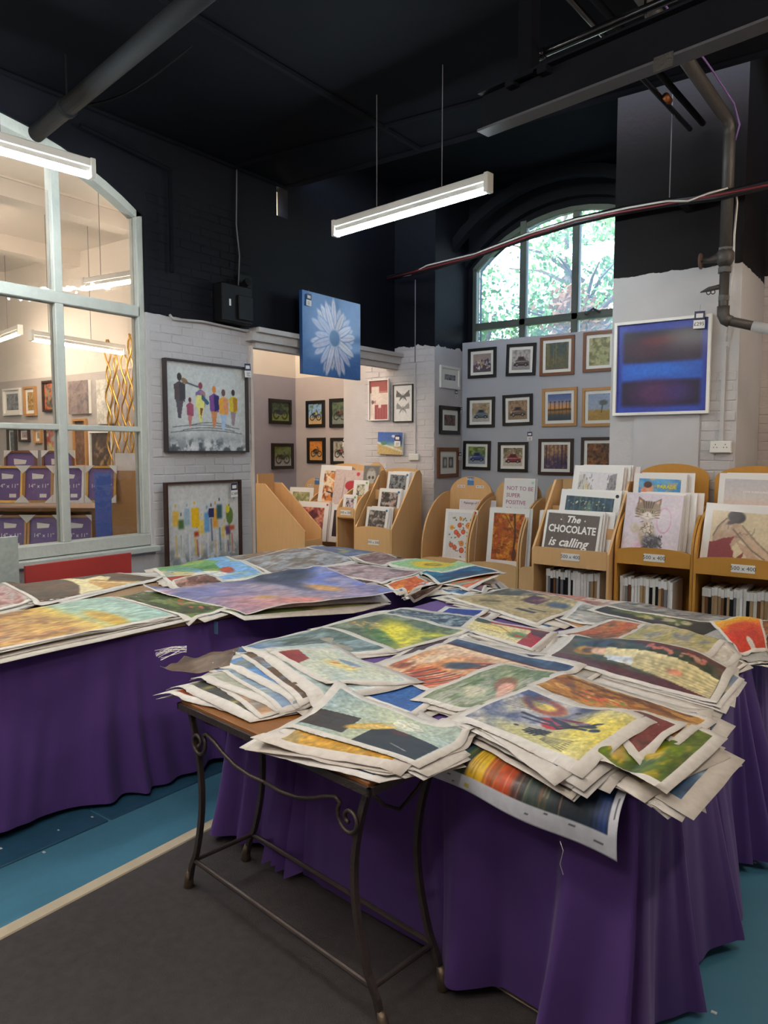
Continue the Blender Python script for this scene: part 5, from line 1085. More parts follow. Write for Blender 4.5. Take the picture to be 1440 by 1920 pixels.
def P_hand(w, h):
    s = Art(w, h, '54463a', 119); s.blot(['6c5440', '403830', '74503c'], 3, 4, .7); s.poly([(.2, .5), (.5, .62), (.5, .8), (.62, .82), (.75, .68), (1, .85), (1, .3), (.7, .45), (.5, .5)], 'd8cca4'); s.poly([(.6, .6), (1, .72), (1, .5), (.7, .55)], 'b88c4c', .8); s.line([(.6, .64), (.97, .8)], .02, 'a87c40', .8); return s.grain(.08)
def P_village(w, h):
    s = Art(w, h, '8cb0d0', 120); s.poly([(0, 0), (0, .6), (.3, .8), (.5, .4), (.5, 0)], '7ca070'); s.rect(.35, .45, .6, .7, '6c9464'); s.poly([(.3, .0), (.6, .4), (1, .3), (1, 0)], 'd0c090'); s.ell(.72, .5, .15, .2, 'e4e0d8', 0, .3); s.ell(.62, .75, .1, .08, 'b85c40'); s.blot(['d8c870', '7ca0c8'], 6, 5, .5); s.poly([(.7, 0), (.72, .3), (1, .25), (1, 0)], 'a04434'); return s.grain(.1)
def P_harbour(w, h):
    s = Art(w, h, '7c84a8', 121); s.grad([(0, '7c7c98'), (.2, '8c8cb0'), (.4, 'b0a0a8'), (.55, '9c98a8'), (.75, '7c8cc0'), (1, '7484b8')], warp=.25); s.blot(['c0a0a0', '6c7098', 'a8a4b8'], 6, 5, .6); s.ell(.05, .7, .3, .18, '3c4c60', -10, .6); s.ell(.35, .62, .3, .06, '4c5870', 0, .6, .8); s.ell(.62, .72, .15, .06, 'c8a070', 10, .7); s.ell(.85, .22, .28, .22, 'c89894', 0, 1, .8); s.ell(.72, .3, .06, .06, 'c8a85c', 0, 1, .8); s.ell(.95, .4, .08, .12, 'd0948c', 0, 1); return s.grain(.1)
def P_garden(w, h):
    s = A_mottle(w, h, ['4c5438', '6c8444', '34402c', '7c8c58'], 122, 6, 5, .14); s.dabs(18, ['b05c50', 'c09488'], .03, (.5, .5, .95, .9), 1.5); return s
def P_sun(w, h):
    s = Art(w, h, '9cbc94', 123); s.ell(.5, .55, .34, .34, 'dcbc3c', 0, .4); s.ell(.5, .55, .14, .14, '8c6c2c', 0, .3); s.ell(.5, .55, .07, .07, 'b0a448', 0, .3); s.blot(['a8c8a4'], 5, 3, .4); return s.grain(.06)
def P_teal(w, h):
    s = Art(w, h, '2c7090', 124); s.grad([(0, '2c7488'), (.35, '3c88a0'), (.6, '28587c'), (1, '2c3444')], 'u', warp=.2); s.ell(.45, .4, .02, .3, 'd8e0dc', 0, .5, .7); s.blot(['1c4460', '58a0b0'], 5, 4, .5); return s.grain(.08)
def P_swirl(w, h): return A_mottle(w, h, ['4c6488', '7c90a4', '34486c', 'a8a468'], 125, 4, 4, .1)
def mot(*c, sd=1, sc=7): return lambda w, h: A_mottle(w, h, list(c), sd, sc, 5, .14)

ZP = .79
# order: bottom things first
rain = pq([(745, 1395), (905, 1350), (1190, 1490), (1140, 1560)], .775)
def hangsheet():
    """rainbow canvas: lies under the pile and bends down over the front edge of the purple table"""
    yq = 1.85
    p0 = Vector((-1.08, yq+.02, ZR+.006)); p1 = Vector((-.57, yq-.02, ZR+.006)); n = 150; m_ = 70
    lo0 = on(806, 1455, 1, 1.765); lo1 = on(1156, 1618, 1, 1.725)
    U, V = np.meshgrid(np.linspace(0, 1, n), np.linspace(0, 1, m_))   # v 0 low edge .. 1 up on the table
    P = np.zeros((m_, n, 3)); vt = .55
    for j in range(m_):
        v = j/(m_-1)
        for i in range(n):
            u = i/(n-1); lo = lo0.lerp(lo1, u); ed = p0.lerp(p1, u)
            if v < vt:
                k = v/vt; q_ = lo.lerp(ed, k); q_ = q_+Vector((0, -.035*math.sin(math.pi*k)+.01*math.sin(u*9)*(1-k), .02*math.sin(math.pi*k)))
            else: q_ = ed+Vector((-.02*(v-vt), (v-vt)*.55, 0))
            P[j, i] = q_
    A = P_rainbow(n, m_); C = A.a.copy(); b_ = 'd4d6de'
    C[:11] = C3(b_); C[:, :5] = C3(b_); C[:, -7:] = C3(b_); r = random.Random(2)
    for _ in range(7): x = r.randrange(5, n-12); C[r.randrange(3, 10), x:x+r.randrange(2, 6)] = C3('3c3c48')
    C[3:6, 30:34] = C3('d0c050'); C[20:32, n-4] = C3('20242c')
    H_o = gridmesh('canvas_print', P, C, M_print, rim=.0015, rimdir=(0, 1, 0)); tag(H_o, 'rainbow striped canvas hanging down over the front of the purple cloth', 'canvas print', GR)
    return H_o
hangsheet()
th = tag(obj('loose_thread', tube(B(), [on(1050, 1577, 1, 1.72), on(1056, 1595, 1, 1.712), on(1050, 1620, 1, 1.715), on(1056, 1640, 1, 1.72)], .0008, 4), M_card), 'loose white thread dangling from the rainbow canvas', 'thread')

UQ = []; HQ = []
def hero(label, px, art, cells, n_under, what, z=ZP, group=GR, seed=None, margin=.035, ju={}, **k):
    sd = seed or (int(px[0][0])*7+int(px[0][1])) % 9973; q_ = pq(px, z)
    if any(len(p_) > 2 for p_ in px): k['zc'] = [v_[2] for v_ in q_]
    margin = min(margin, .03) if margin < .04 else margin
    if n_under: UQ.append(lambda: under(q_, n_under, what, sd, 'sheets stacked under '+what, **ju))
    HQ.append(lambda: sheet('canvas_print', label, q_, art, cells, margin, seed=sd, group=group, **k))
# ===== right table, far end first
hero('pale red street scene canvas at the far end of the front table', [(925, 1103), (1020, 1087), (1258, 1120), (1112, 1136)], P_bridge, (90, 50), 5, 'the red street scene')
hero('cream and brown canvas with red square, far left of front table', [(835, 1113), (960, 1098), (1108, 1128), (1008, 1160)], P_pianocat, (90, 56), 6, 'the cream and brown canvas', sag=(.1, .8), curl=[(0, 0, .02, .2)])
hero('deep blue corner of a canvas poking out beside the left table', [(798, 1146), (835, 1124), (920, 1135), (880, 1152)], lambda w, h: A_mottle(w, h, ['3c4c90', '34447c'], 7), (30, 20), 1, 'the deep blue corner')
hero('white sheet of canvas under the yellow wave print', [(575, 1162), (700, 1128), (830, 1150), (700, 1190)], mot('c8c4bc', 'd8d4cc'), (20, 14), 2, 'the blank white canvas', base='e0dcd6')
hero('dark rippled water canvas behind the yellow wave print', [(712, 1140), (748, 1126), (905, 1146), (872, 1170)], mot('4c5c68', '8c9ca4', '34404c', 'b0b8b8', sd=9, sc=16), (60, 24), 1, 'the rippled water canvas')
hero('cracked stone village canvas under the dark flower print', [(1050, 1150), (1085, 1128), (1330, 1165), (1300, 1200)], mot('a8a498', '5c5c54', 'd0ccc4'), (30, 20), 4, 'the dark flower print', ju=dict(js=.05))
hero('dark canvas with pale green blossom, far right of front table', [(1100, 1140), (1165, 1122), (1392, 1166), (1322, 1188)], P_darkfl, (90, 40), 3, 'the pale blossom canvas')
hero('grey street canvas with orange strip at far right', [(1120, 1131), (1245, 1110), (1425, 1142), (1335, 1163)], P_street, (90, 50), 2, 'the grey street canvas')
hero('plain grey canvas hanging lowest at the far right edge', [(1285, 1190), (1395, 1165), (1450, 1250, .73), (1372, 1262, .72)], lambda w, h: Art(w, h, 'a4a4a0', 9).grain(.04), (30, 24), 3, 'the plain grey canvas', z=.79, base='aaa9a4', sag=(.6, 4), cap=1.6, ju=dict(js=.03))
# tulip hangs over the right edge
hero('orange and yellow flower canvas drooping over the right edge', [(1330, 1160), (1425, 1136), (1441, 1206), (1386, 1222)], P_tulip, (60, 60), 7, 'the orange flower canvas', z=.795, ju=dict(js=.035, jr=10, sag=(.3, .9)), sag=(.6, 4), cap=1.6)
hero('orange brown sleeping face canvas on the front table', [(1043, 1181), (1145, 1154), (1305, 1186), (1180, 1219)], P_face, (80, 50), 4, 'the orange brown face canvas')
hero('cream canvas with red border and green vase shapes', [(860, 1168), (890, 1145), (1048, 1172), (1000, 1208)], P_rg, (90, 56), 4, 'the red bordered cream canvas')
hero('yellow and green wave landscape canvas', [(592, 1166), (718, 1139), (888, 1171), (735, 1211)], P_wave, (110, 70), 3, 'the yellow wave canvas')
hero('misty blue grey lake canvas at the left end of the front table', [(395, 1200), (602, 1163), (750, 1208), (458, 1231)], P_lake, (120, 60), 4, 'the misty lake canvas', ju=dict(js=.03, jr=5), wave=.008)
hero('pale blank canvas on the thick stack at the right table edge', [(1180, 1222), (1275, 1186), (1392, 1226), (1325, 1272)], mot('c4beb2', 'b0a898', 'd0ccc4', sd=46), (30, 20), 9, 'the pale blank canvas at the right', base='d6d0c6', ju=dict(js=.03, jr=6), sag=(.2, 1))
hero('blurred yellow grey canvas by the right edge behind the dress print', [(1120, 1210), (1205, 1168), (1372, 1206), (1310, 1258)], mot('a8a070', '8c8c94', 'c0b48c', sd=44), (50, 30), 8, 'the blurred yellow grey canvas', ju=dict(js=.03, sag=(.1, .6)))
hero('yellow green leafy canvas at the right corner', [(1060, 1400), (1150, 1320), (1365, 1370), (1250, 1480)], mot('6c7c2c', 'c0a028', '4c5c24', sd=43, sc=5), (40, 30), 9, 'the leafy canvas at the right corner', ju=dict(js=.02, jr=8, sag=(.1, .6)), z=.80, sag=(.15, 1.0))
hero('long canvas of figure in flowing cream dress on green and maroon', [(1018, 1222), (1072, 1182), (1380, 1250), (1345, 1308)], P_dress, (150, 56), 6, 'the long cream dress canvas', ju=dict(js=.035, jr=4), sag=(.1, .6))
hero('deep blue speckled canvas patch between the piles', [(660, 1290), (760, 1262), (840, 1292), (775, 1325)], mot('2c5c94', '24548c', '3c74a8', sd=41, sc=20), (50, 40), 2, 'the speckled blue canvas')
hero('orange and black galloping shapes canvas with blue band', [(690, 1240), (852, 1181), (1102, 1240), (860, 1312)], P_horses, (140, 90), 3, 'the galloping shapes canvas')
# fan of sheets at the left end
F0 = [(279, 1303, .72), (520, 1232), (680, 1290), (433, 1343, .73)]; F1 = [(450, 1218), (620, 1190), (790, 1262), (590, 1312)]
fanart = [mot('8c4c34', 'b0603c', sd=31), mot('6c7c6c', '8c9c88', sd=32), mot('4c4c48', '6c6c5c', 'a89c60', sd=33), mot('9c948c', 'c4a080', sd=34), mot('b0b0a0', sd=35), mot('8c9cb0', 'a8b0a8', sd=36), mot('7094c0', '8cacd0', '8c8c80', sd=37), mot('6c5848', '94a4b4', sd=38), mot('b8c4c0', 'a8b4b0', sd=39)]
fl = ['lowest canvas of the fan with rusty red strip', 'greenish canvas second from bottom of the left fan', 'dark canvas corner in the left fan', 'tan and white canvas in the middle of the left fan', 'mostly blank canvas in the left fan', 'pale blue green canvas in the left fan', 'sky blue canvas edge in the left fan', 'brown ground canvas near top of the left fan', 'pale grey green canvas on top of the left fan']
for k in range(9):
    a = k/8; px = [tuple(F0[i][j]*(1-a)+F1[i][j]*a+random.uniform(-11, 11) for j in (0, 1))+((F0[i][2]*(1-a)+ZP*a,) if len(F0[i]) > 2 else (ZP,)) for i in range(4)]
    q_ = pq(px, ZP)
    if k % 2 == 0: UQ.append(lambda q_=q_, k=k: under(q_, 2, fl[k].replace('canvas ', '', 1), 300+k, 'sheets stacked in the left fan', jr=3, js=.02, sag=(.15, 1)))
    HQ.append(lambda q_=q_, k=k: sheet('canvas_print', fl[k], q_, fanart[k], (40, 26), .02 if k % 2 else .045, seed=200+k, group=GR, sag=(.15, 1.0), eps=.002, wave=.004))
hero('grey green canvas with red corner and cream bowl', [(498, 1226), (640, 1212), (785, 1274), (612, 1290)], P_cream, (100, 60), 1, 'the cream bowl canvas', wave=.012)
hero('soft green canvas of reclining head with brown hair', [(768, 1300), (940, 1231), (1080, 1262), (905, 1330)], P_girl, (110, 80), 5, 'the reclining head canvas', ju=dict(js=.03))
hero('golden brown canvas with reclining white figure', [(985, 1286), (1062, 1251), (1345, 1340), (1272, 1404)], P_gold, (130, 80), 8, 'the golden brown canvas', ju=dict(js=.045, jr=6, sag=(.1, .6)))
hero('maroon backed canvas peeping out by the corner', [(1100, 1370), (1180, 1330), (1290, 1370), (1200, 1430)], mot('7c4440', '5c3434', sd=42), (30, 20), 3, 'the maroon canvas', ju=dict(js=.05, jr=10))
# front pile on the iron table
hero('large cream margined sheet drooping to a point at the front', [(470, 1384), (640, 1300), (905, 1385), (752, 1484, .69)], mot('c8a050', 'b88c3c', 'a89870', sd=51, sc=3), (70, 50), 5, 'the dark cello shapes canvas', base='dbd0c4', ju=dict(js=.02, jr=4, sag=(.1, .6)), z=.76, sag=(.2, 1.2), cap=.9, margin=.06)
hero('canvas of dark cello shapes with cream vase and white flowers', [(528, 1347), (635, 1292), (893, 1372), (785, 1424)], P_cello, (140, 100), 3, 'the dark cello canvas top', ju=dict(js=.015, jr=3, sag=(.1, .6)), z=.775, sag=(.1, .6))
hero('yellow and blue abstract canvas of musicians on the nearest pile', [(835, 1331), (990, 1283), (1233, 1367), (1092, 1446)], P_band, (170, 110), 12, 'the abstract musicians canvas', ju=dict(js=.02, jr=6, shr=.06, sag=(.1, .6)), z=.80, sag=(.1, 1), margin=.045)
# ===== left table
ZLp = .84
je = dict(js=.04, jr=6, eps=.006)
hero('brown cloudy canvas at the far end of the left table', [(370, 1045), (500, 1014), (640, 1035), (505, 1066)], mot('8c7868', '6c6458', 'a8a09c', sd=61), (60, 40), 5, 'the brown cloudy canvas', ZLp, GL, ju=je)
hero('grey marbled canvas at far end of the left table', [(450, 1046), (578, 1012), (668, 1040), (520, 1070)], mot('94989c', '6c645c', 'b0b4bc', '7c6c60', sd=62), (70, 50), 4, 'the grey marbled canvas', ZLp, GL, ju=je)
hero('dark blue swirling canvas at the farthest tip of the left table', [(570, 1020), (642, 1009), (748, 1027), (665, 1038)], P_swirl, (70, 40), 4, 'the swirling blue canvas', ZLp, GL, ju=je)
hero('small pink and grey canvas near the far tip', [(655, 1035), (712, 1025), (770, 1036), (715, 1047)], mot('8c7474', 'a89c98', '6c5454', sd=63), (40, 24), 2, 'the small pink grey canvas', ZLp, GL, ju=je)
hero('teal and orange edge canvas low at the right tip of left table', [(800, 1078), (880, 1050), (950, 1070, .80), (880, 1105, .78)], mot('c87840', '8cb0a8', sd=64), (30, 20), 9, 'the teal wave canvas', ZLp, GL, ju=dict(js=.04, jr=9, eps=.006, sag=(.1, .6)))
hero('brown architectural canvas tip hanging off the left table', [(752, 1105), (812, 1084), (835, 1098, .78), (776, 1130, .73)], mot('6c5c54', 'a89484', sd=65), (30, 20), 0, '', ZLp, GL)
hero('small slate blue canvas corner hanging off the left table', [(738, 1090), (795, 1076), (820, 1092, .80), (748, 1117, .76)], lambda w, h: Art(w, h, '6c7ca0', 66).grain(.05), (24, 18), 0, '', ZLp, GL)
hero('orange flame coloured canvas beside the teal wave', [(718, 1077), (780, 1062), (822, 1076), (765, 1092)], mot('c87430', 'd89c40', 'b05028', sd=67), (40, 24), 1, 'the flame coloured canvas', ZLp, GL, ju=je)
hero('teal and dark blue wave canvas rolled over the table end', [(783, 1060), (860, 1042), (945, 1068, .82), (822, 1098, .79)], P_teal, (80, 50), 2, 'the teal wave canvas top', ZLp, GL, ju=je)
hero('yellow sunflower shape on pale green canvas', [(722, 1041), (785, 1030), (908, 1046), (828, 1062)], P_sun, (80, 50), 3, 'the sunflower canvas', ZLp+.01, GL, ju=je)
hero('pink and grey marbled canvas behind the harbour canvas', [(580, 1056), (665, 1042), (808, 1058), (715, 1076)], mot('a89498', '8c6c6c', 'c0b0b4', '6c6468', sd=68), (70, 40), 3, 'the pink marbled canvas', ZLp, GL, ju=je)
hero('colourful village canvas near the brick pier', [(283, 1050), (420, 1032), (508, 1069), (315, 1079)], P_village, (90, 50), 4, 'the village canvas', ZLp, GL, ju=je)
hero('pink and grey canvas at the left edge of the photo', [(-120, 1105), (5, 1072), (62, 1113), (-60, 1142)], mot('b89c98', 'a8b4ac', '8c5c54', sd=69), (40, 30), 5, 'the pink edge canvas', ZLp, GL, ju=je)
hero('dark brown canvas of pale reaching hands', [(-5, 1080), (150, 1050), (310, 1068), (65, 1116)], P_hand, (110, 70), 4, 'the reaching hands canvas', ZLp, GL, ju=je)
hero('golden field landscape canvas at the left edge', [(-180, 1165), (200, 1101), (340, 1136), (-80, 1215)], P_field, (130, 90), 7, 'the golden field canvas', ZLp, GL, ju=dict(js=.03, jr=2.0, eps=.006, sag=(.1, .6)))
hero('dark green garden canvas with one corner hanging down', [(205, 1104), (268, 1090), (452, 1133, .79), (354, 1175, .75)], P_garden, (90, 50), 2, 'the green garden canvas', ZLp, GL, sag=(.5, 3), cap=1.5, ju=dict(js=.03, jr=4, eps=.006))
hero('dusky pink and black canvas in front of the village', [(318, 1076), (388, 1062), (455, 1084), (345, 1102)], mot('7c5c54', '4c4440', 'c0a090', sd=70), (50, 36), 1, 'the dusky pink canvas', ZLp, GL, ju=je)
hero('very large blue and pink harbour canvas with curled corner', [(266, 1092), (612, 1050), (744, 1104, .82), (462, 1150, .78)], P_harbour, (170, 110), 4, 'the harbour canvas', ZLp+.01, GL, margin=.012, sag=(.1, .8), wave=.010, curl=[(0, 0, .05, .25)], ju=dict(js=.03, jr=3, eps=.006))
for f_ in UQ: f_()
for f_ in HQ: f_()
# curled brown paper end and blue tag
bm = B(); r = random.Random(9)
sheet('curled_paper', 'brown curled paper end sticking out at left tip of front table', pq([(300, 1237), (345, 1204), (450, 1204), (430, 1240)], .78), lambda w, h: A_mottle(w, h, ['6c5848', '5a4a3e'], 3), (24, 16), .004, seed=5, base='7c6654', wave=.012, curl=[(0, 0, .05, .15), (0, 1, .03, .1)], cat='paper')
bm = B()
for k in range(14):
    a = on(350, 1216+r.uniform(-5, 8), 2, .775); b = on(290+r.uniform(0, 25), 1232+r.uniform(-14, 8), 2, .755); m_ = (a+b)/2+Vector((0, 0, r.uniform(-.005, .018))); tube(bm, [a, m_, b], .0011, 3)
tag(obj('frayed_threads', bm, M_card), 'frayed canvas threads sticking out at left tip of front table', 'threads', kind='stuff')
p = on(405, 1170, 2, .74); tag(obj('blue_cloth_clip', bx(p.x-.012, p.x+.012, p.y-.002, p.y+.002, p.z-.05, p.z+.012), mat('pale_blue_plastic', '5c7ca0', .5)), 'small pale blue clip on the edge of the left tablecloth', 'clip')

# ================================================================== PIPES, BEAM, CABLES
def pipething(name, label, cat, pts, r, m, n=14): return tag(obj(name, tube(B(), pts, r, n), m, None, True), label, cat)
a = on(66, 252, 2, 3.88); b = on(372, -6, 2, 3.88); d = (b-a)
t = thing('overhead_pipe', 'thick black pipe crossing under the ceiling at top left', 'pipe')
tube_m = M_blackpipe = mat('painted_pipe', '111114', .8, spec=.2, var=.25, bump=.2)
obj('pipe', tube(B(), [a-d*.1, b+d*1.2], .058, 18), tube_m, t, True)
for k in (.26, 1.15): c = a+d*k; u = d.normalized(); obj('pipe_collar', tube(B(), [c-u*.02, c+u*.02], .068, 18), tube_m, t, True)
for k in (.26, 1.15): c = a+d*k; obj('hanger_rod', tube(B(), [c+Vector((0, 0, .05)), (c.x, c.y, CE)], .008, 6), tube_m, t)
a = on(120, 200, 2, 4.0); b = on(360, 85, 2, 4.05)
pipething('hanging_chain', 'thin black twisted chain sagging beside the thick pipe', 'chain', [a.lerp(b, k/12)-Vector((0, 0, .10*math.sin(math.pi*k/12))) for k in range(13)], [.009 if k % 2 else .005 for k in range(13)], tube_m, 6)
# I-beam
a = on(905, 252, 2, 3.35); b = on(1440, 48, 2, 3.35); d = (b-a).normalized(); L = 4.2
t = thing('steel_beam', 'black steel beam hanging below the ceiling at top right', 'beam', (a.x, a.y, 3.35), math.atan2(d.y, d.x))
obj('lower_flange', bx(0, L, -.05, .05, 0, .012), mat('beam_paint', '4a494c', .45, var=.2), t); obj('web', bx(0, L, -.006, .006, .012, .2), M_black, t); obj('upper_flange', bx(0, L, -.05, .05, .2, .212), M_black, t)
obj('end_plate', bx(1.02, 1.11, -.056, -.051, -.045, .02), M_steel, t)
for k in (.22, .42): obj('beam_clamp', bx(k-.03, k+.03, -.06, .06, .165, .20, bev=.004), M_black, t)
t2 = thing('drop_post', 'square black post dropping from ceiling onto the steel beam', 'post', (a.x+d.x*.30, a.y+d.y*.30, 3.532), math.atan2(d.y, d.x)); obj('post', bx(-.04, .04, -.04, .04, 0, CE-3.532), M_ceil, t2); obj('base_plate', bx(-.07, .07, -.06, .06, .0, .012), M_ceil, t2)
e0 = on(1000, 108, 2, 3.68); u = (on(1262, -5, 2, 3.68)-e0).normalized()
t = thing('elbow_pipe', 'glossy black pipe with elbow running above the steel beam', 'pipe'); gp = mat('glossy_black_pipe', '0e0e10', .2, coat=.4)
obj('pipe', tube(B(), [(e0.x, e0.y, CE), (e0.x, e0.y, e0.z+.04), e0+u*.015+Vector((0, 0, .01)), e0+u*.05, e0+u*3.2], .022, 12), gp, t, True)
obj('elbow_joint', tube(B(), [(e0.x, e0.y, e0.z+.07), (e0.x, e0.y, e0.z+.02), e0+u*.02, e0+u*.07], .029, 12), gp, t, True); c = e0+u*.62; obj('pipe_hanger', tube(B(), [c-Vector((0, 0, .12)), (c.x, c.y, CE)], .007, 6), gp, t)
c = e0+u*.62-Vector((0, 0, .06)); obj('pipe', tube(B(), [c-u*.35, c+u*2.2], .012, 8), gp, t, True)
# conduits running into the room
a = on(1030, -6, 2, 4.0); b = on(1248, 180, 2, 4.0)
t = thing('conduit_run', 'pair of black conduits under the ceiling with copper end cap', 'pipe'); obj('pipe', tube(B(), [(a.x, a.y-1.5, 4.0), (b.x, 6.05, 4.0)], .018, 8), gp, t, True); obj('pipe', tube(B(), [(a.x+.09, a.y-1.5, 4.02), (b.x+.09, 6.05, 4.02)], .022, 8), tube_m, t, True); obj('copper_cap', tube(B(), [(b.x, b.y, 4.0), (b.x, b.y+.09, 4.0)], .024, 10), mat('copper', '9c5a30', .35, metal=.6), t, True)
# heating pipe with valve at the right pier
px_, py_ = -1.255, 5.93
t = thing('heating_pipe', 'grey heating pipe with valve running down by the right pier', 'pipe'); pm = mat('grey_pipe', '403b38', .5, var=.2, bump=.3)
top = on(1360, 235, 1, py_); zv = on(1360, 480, 1, py_).z; el = on(1360, 600, 1, py_); el2 = on(1436, 628, 1, py_)
obj('pipe', tube(B(), [(px_-.12, 1.5, top.z+.04), (px_-.02, py_-.15, top.z+.03), (px_, py_-.02, top.z), (px_, py_, top.z-.08), (px_, py_, zv+.06)], .042, 16), pm, t, True)
obj('pipe', tube(B(), [(px_, py_, zv-.05), (px_, py_, el.z+.05), (px_+.015, py_, el.z+.01), (px_+.06, py_, el.z-.015), (px_+.20, py_, el.z-.06)], .034, 14), pm, t, True)
obj('painted_pipe_end', tube(B(), [(px_+.20, py_, el.z-.06), (px_+.62, py_, el.z-.19)], .038, 14), M_lintel, t, True)
obj('elbow_joint', tube(B(), [(px_, py_, el.z+.10), (px_, py_, el.z+.04), (px_+.015, py_, el.z+.005), (px_+.05, py_, el.z-.015)], .043, 14), pm, t, True)
for z, r in ((zv+.04, .052), (zv-.10, .050), (zv-.30, .040)): obj('union_nut', tube(B(), [(px_, py_, z-.018), (px_, py_, z+.018)], r, 6), pm, t)
obj('valve_body', tube(B(), [(px_, py_, zv+.05), (px_, py_, zv+.02), (px_, py_, zv-.03), (px_, py_, zv-.07)], [.042, .062, .062, .042], 14), pm, t, True)
vs_ = obj('valve_stem', tube(B(), [(px_, py_, zv), (px_-.05, py_-.01, zv-.01), (px_-.10, py_-.02, zv-.02), (px_-.15, py_-.03, zv-.02)], [.036, .034, .02, .018], 12), pm, t, True)
ring = [(px_-.16, py_-.03+.05*math.cos(2*math.pi*k/16), zv-.02+.05*math.sin(2*math.pi*k/16)) for k in range(17)]
bm = B(); tube(bm, ring, .009, 6); tube(bm, [ring[0], ring[8]], .006, 5); tube(bm, [ring[4], ring[12]], .006, 5); obj('hand_wheel', bm, mat('rusty_wheel', '5a4238', .6), t, True)
zc_ = zv-.21; obj('drain_tap', tube(B(), [(px_, py_, zc_), (px_-.06, py_-.01, zc_-.01), (px_-.10, py_-.01, zc_-.015), (px_-.16, py_-.01, zc_-.03)], [.02, .018, .018, .004], 10), pm, t, True)
for k in range(2): cc_ = px_-.07-.03*k; obj('tap_handle', tube(B(), [(cc_+.014*math.cos(q_*.52), py_-.02, zc_-.04+.014*math.sin(q_*.52)) for q_ in range(13)], .004, 5), pm, t, True)
obj('lilac_cable', tube(B(), [(px_-.06, 3.5, top.z+.09), (px_+.03, 5.2, top.z+.085), (px_+.06, 5.75, top.z+.06), (px_+.07, py_-.03, top.z-.03), (px_+.04, py_, top.z-.12)], .006, 6), M_wirep, t, True)
# cable tray from the lintel corner to the right
pts = [on(x, y, 2, 3.50) for x, y in ((726, 524),)]
lft = Vector((-5.1, 7.2, 3.56)); P_ = [on(728, 522, 1, 7.2), on(800, 505, 1, 6.9), on(890, 478, 1, 6.5), on(990, 443, 1, 6.1), on(1080, 415, 1, 5.95), on(1160, 396, 1, 5.9), on(1250, 380, 1, 5.9), on(1345, 368, 1, 5.86), on(1440, 345, 1, 5.86), on(1560, 320, 1, 5.86)]
t = thing('cable_tray', 'black cable tray slung across the arched window carrying red and white cables', 'cable tray')
obj('tray', tube(B(), P_, .033, 6), M_wireb, t)
obj('red_cable', tube(B(), [p+Vector((0, -.03, -.012+.012*math.sin(i*2))) for i, p in enumerate(P_)], .009, 6), M_wirer, t, True)
W = [P_[0]+Vector((.05, -.03, -.02)), on(770, 515, 1, 7.0), on(800, 498, 1, 6.85), on(890, 476, 1, 6.45), on(990, 438, 1, 6.05), on(1080, 411, 1, 5.9), on(1180, 389, 1, 5.85), on(1250, 377, 1, 5.84), on(1290, 377, 1, 5.84), on(1330, 362, 1, 5.84), on(1365, 353, 1, 5.86)]
obj('white_cable', tube(B(), W, .008, 6), M_wirew, t, True)
h = on(1255, 378, 1, 5.9); obj('hanger_wire', tube(B(), [h, (h.x, h.y, 4.72)], .004, 5), M_wire, t); h = on(1282, 378, 1, 5.9); obj('tray_bracket', bx(h.x-.03, h.x+.03, h.y-.03, h.y+.2, h.z-.03, h.z+.03), M_wireb, t)
W = [on(1365, 355, 1, 5.99), on(1380, 360, 1, 5.99), on(1382, 380, 1, 5.99), on(1377, 440, 1, 6.05), on(1375, 500, 1, 6.06), on(1362, 640, 1, 6.075)]
tag(obj('white_cable', tube(B(), W, .008, 6), M_wirew, None, True), 'white cable dropping beside the heating pipe', 'cable')
# socket, trunking on the pier
s0 = on(1352, 838, 1, 6.09); t = thing('wall_socket', 'white double socket with trunking on the right pier', 'socket', (s0.x, 6.10, s0.z))
obj('socket_box', bx(-.075, .075, -.04, 0, -.045, .045, bev=.005), M_wplastic, t); bm = B()
tr_ = on(1355, 650, 1, 6.09).z-s0.z
for sx in (-.035, .035):
    for dx, dz in ((0, .018), (-.011, -.004), (.011, -.004)): box(bm, sx+dx-.003, sx+dx+.003, -.0412, -.039, dz-.004, dz+.004)
so = obj('socket_holes', bm, M_ink, t); so['kind'] = 'stuff'
obj('trunking', bx(-.014, .014, -.022, 0, .045, tr_), M_pier, t)
s0 = on(777, 857, 1, 7.5); t = thing('wall_socket', 'small white socket box under the butterfly drawing', 'socket', (s0.x, 7.52, s0.z)); obj('socket_box', bx(-.07, .07, -.045, 0, -.04, .04, bev=.005), M_wplastic, t)
zt_ = on(777, 680, 1, 7.5).z-s0.z; obj('trunking', bx(-.014, .014, -.02, 0, .04, zt_), M_wallB, t); zt2 = on(775, 525, 1, 7.5).z-s0.z
obj('cable', tube(B(), [(0, -.012, zt_), (.0, -.012, zt2)], .007, 6), M_wire, t)
# emergency light box on wall A and its cable
c = on(444, 571, 0, -5.2); t = thing('emergency_light', 'black emergency light cabinet on dark brick wall', 'box'); t.matrix_world = mtx(Vector((-5.29, c.y, c.z)), *NA)
obj('cabinet', bx(-.20, .17, -.12, 0, -.17, .17, bev=.01), M_plastic, t); obj('cabinet_flap', bx(-.02, .16, -.14, -.12, -.14, .08, bev=.006), M_plastic, t); obj('sticker', bx(-.12, -.10, -.1225, -.12, -.03, .03), M_card, t)
obj('lamp_head', tube(B(), [(.14, -.03, .17), (.14, -.06, .22), (.14, -.1, .23)], [.02, .035, .04], 10), M_plastic, t); obj('mounting_plate', bx(.1, .26, -.02, 0, .14, .3), M_plastic, t)
K = [on(447, 535, 0, -5.27), on(449, 480, 0, -5.28), on(443, 420, 0, -5.28), on(444, 300, 0, -5.28), on(453, 302, 0, -5.28), on(490, 320, 0, -5.28), on(530, 340, 0, -5.28)]
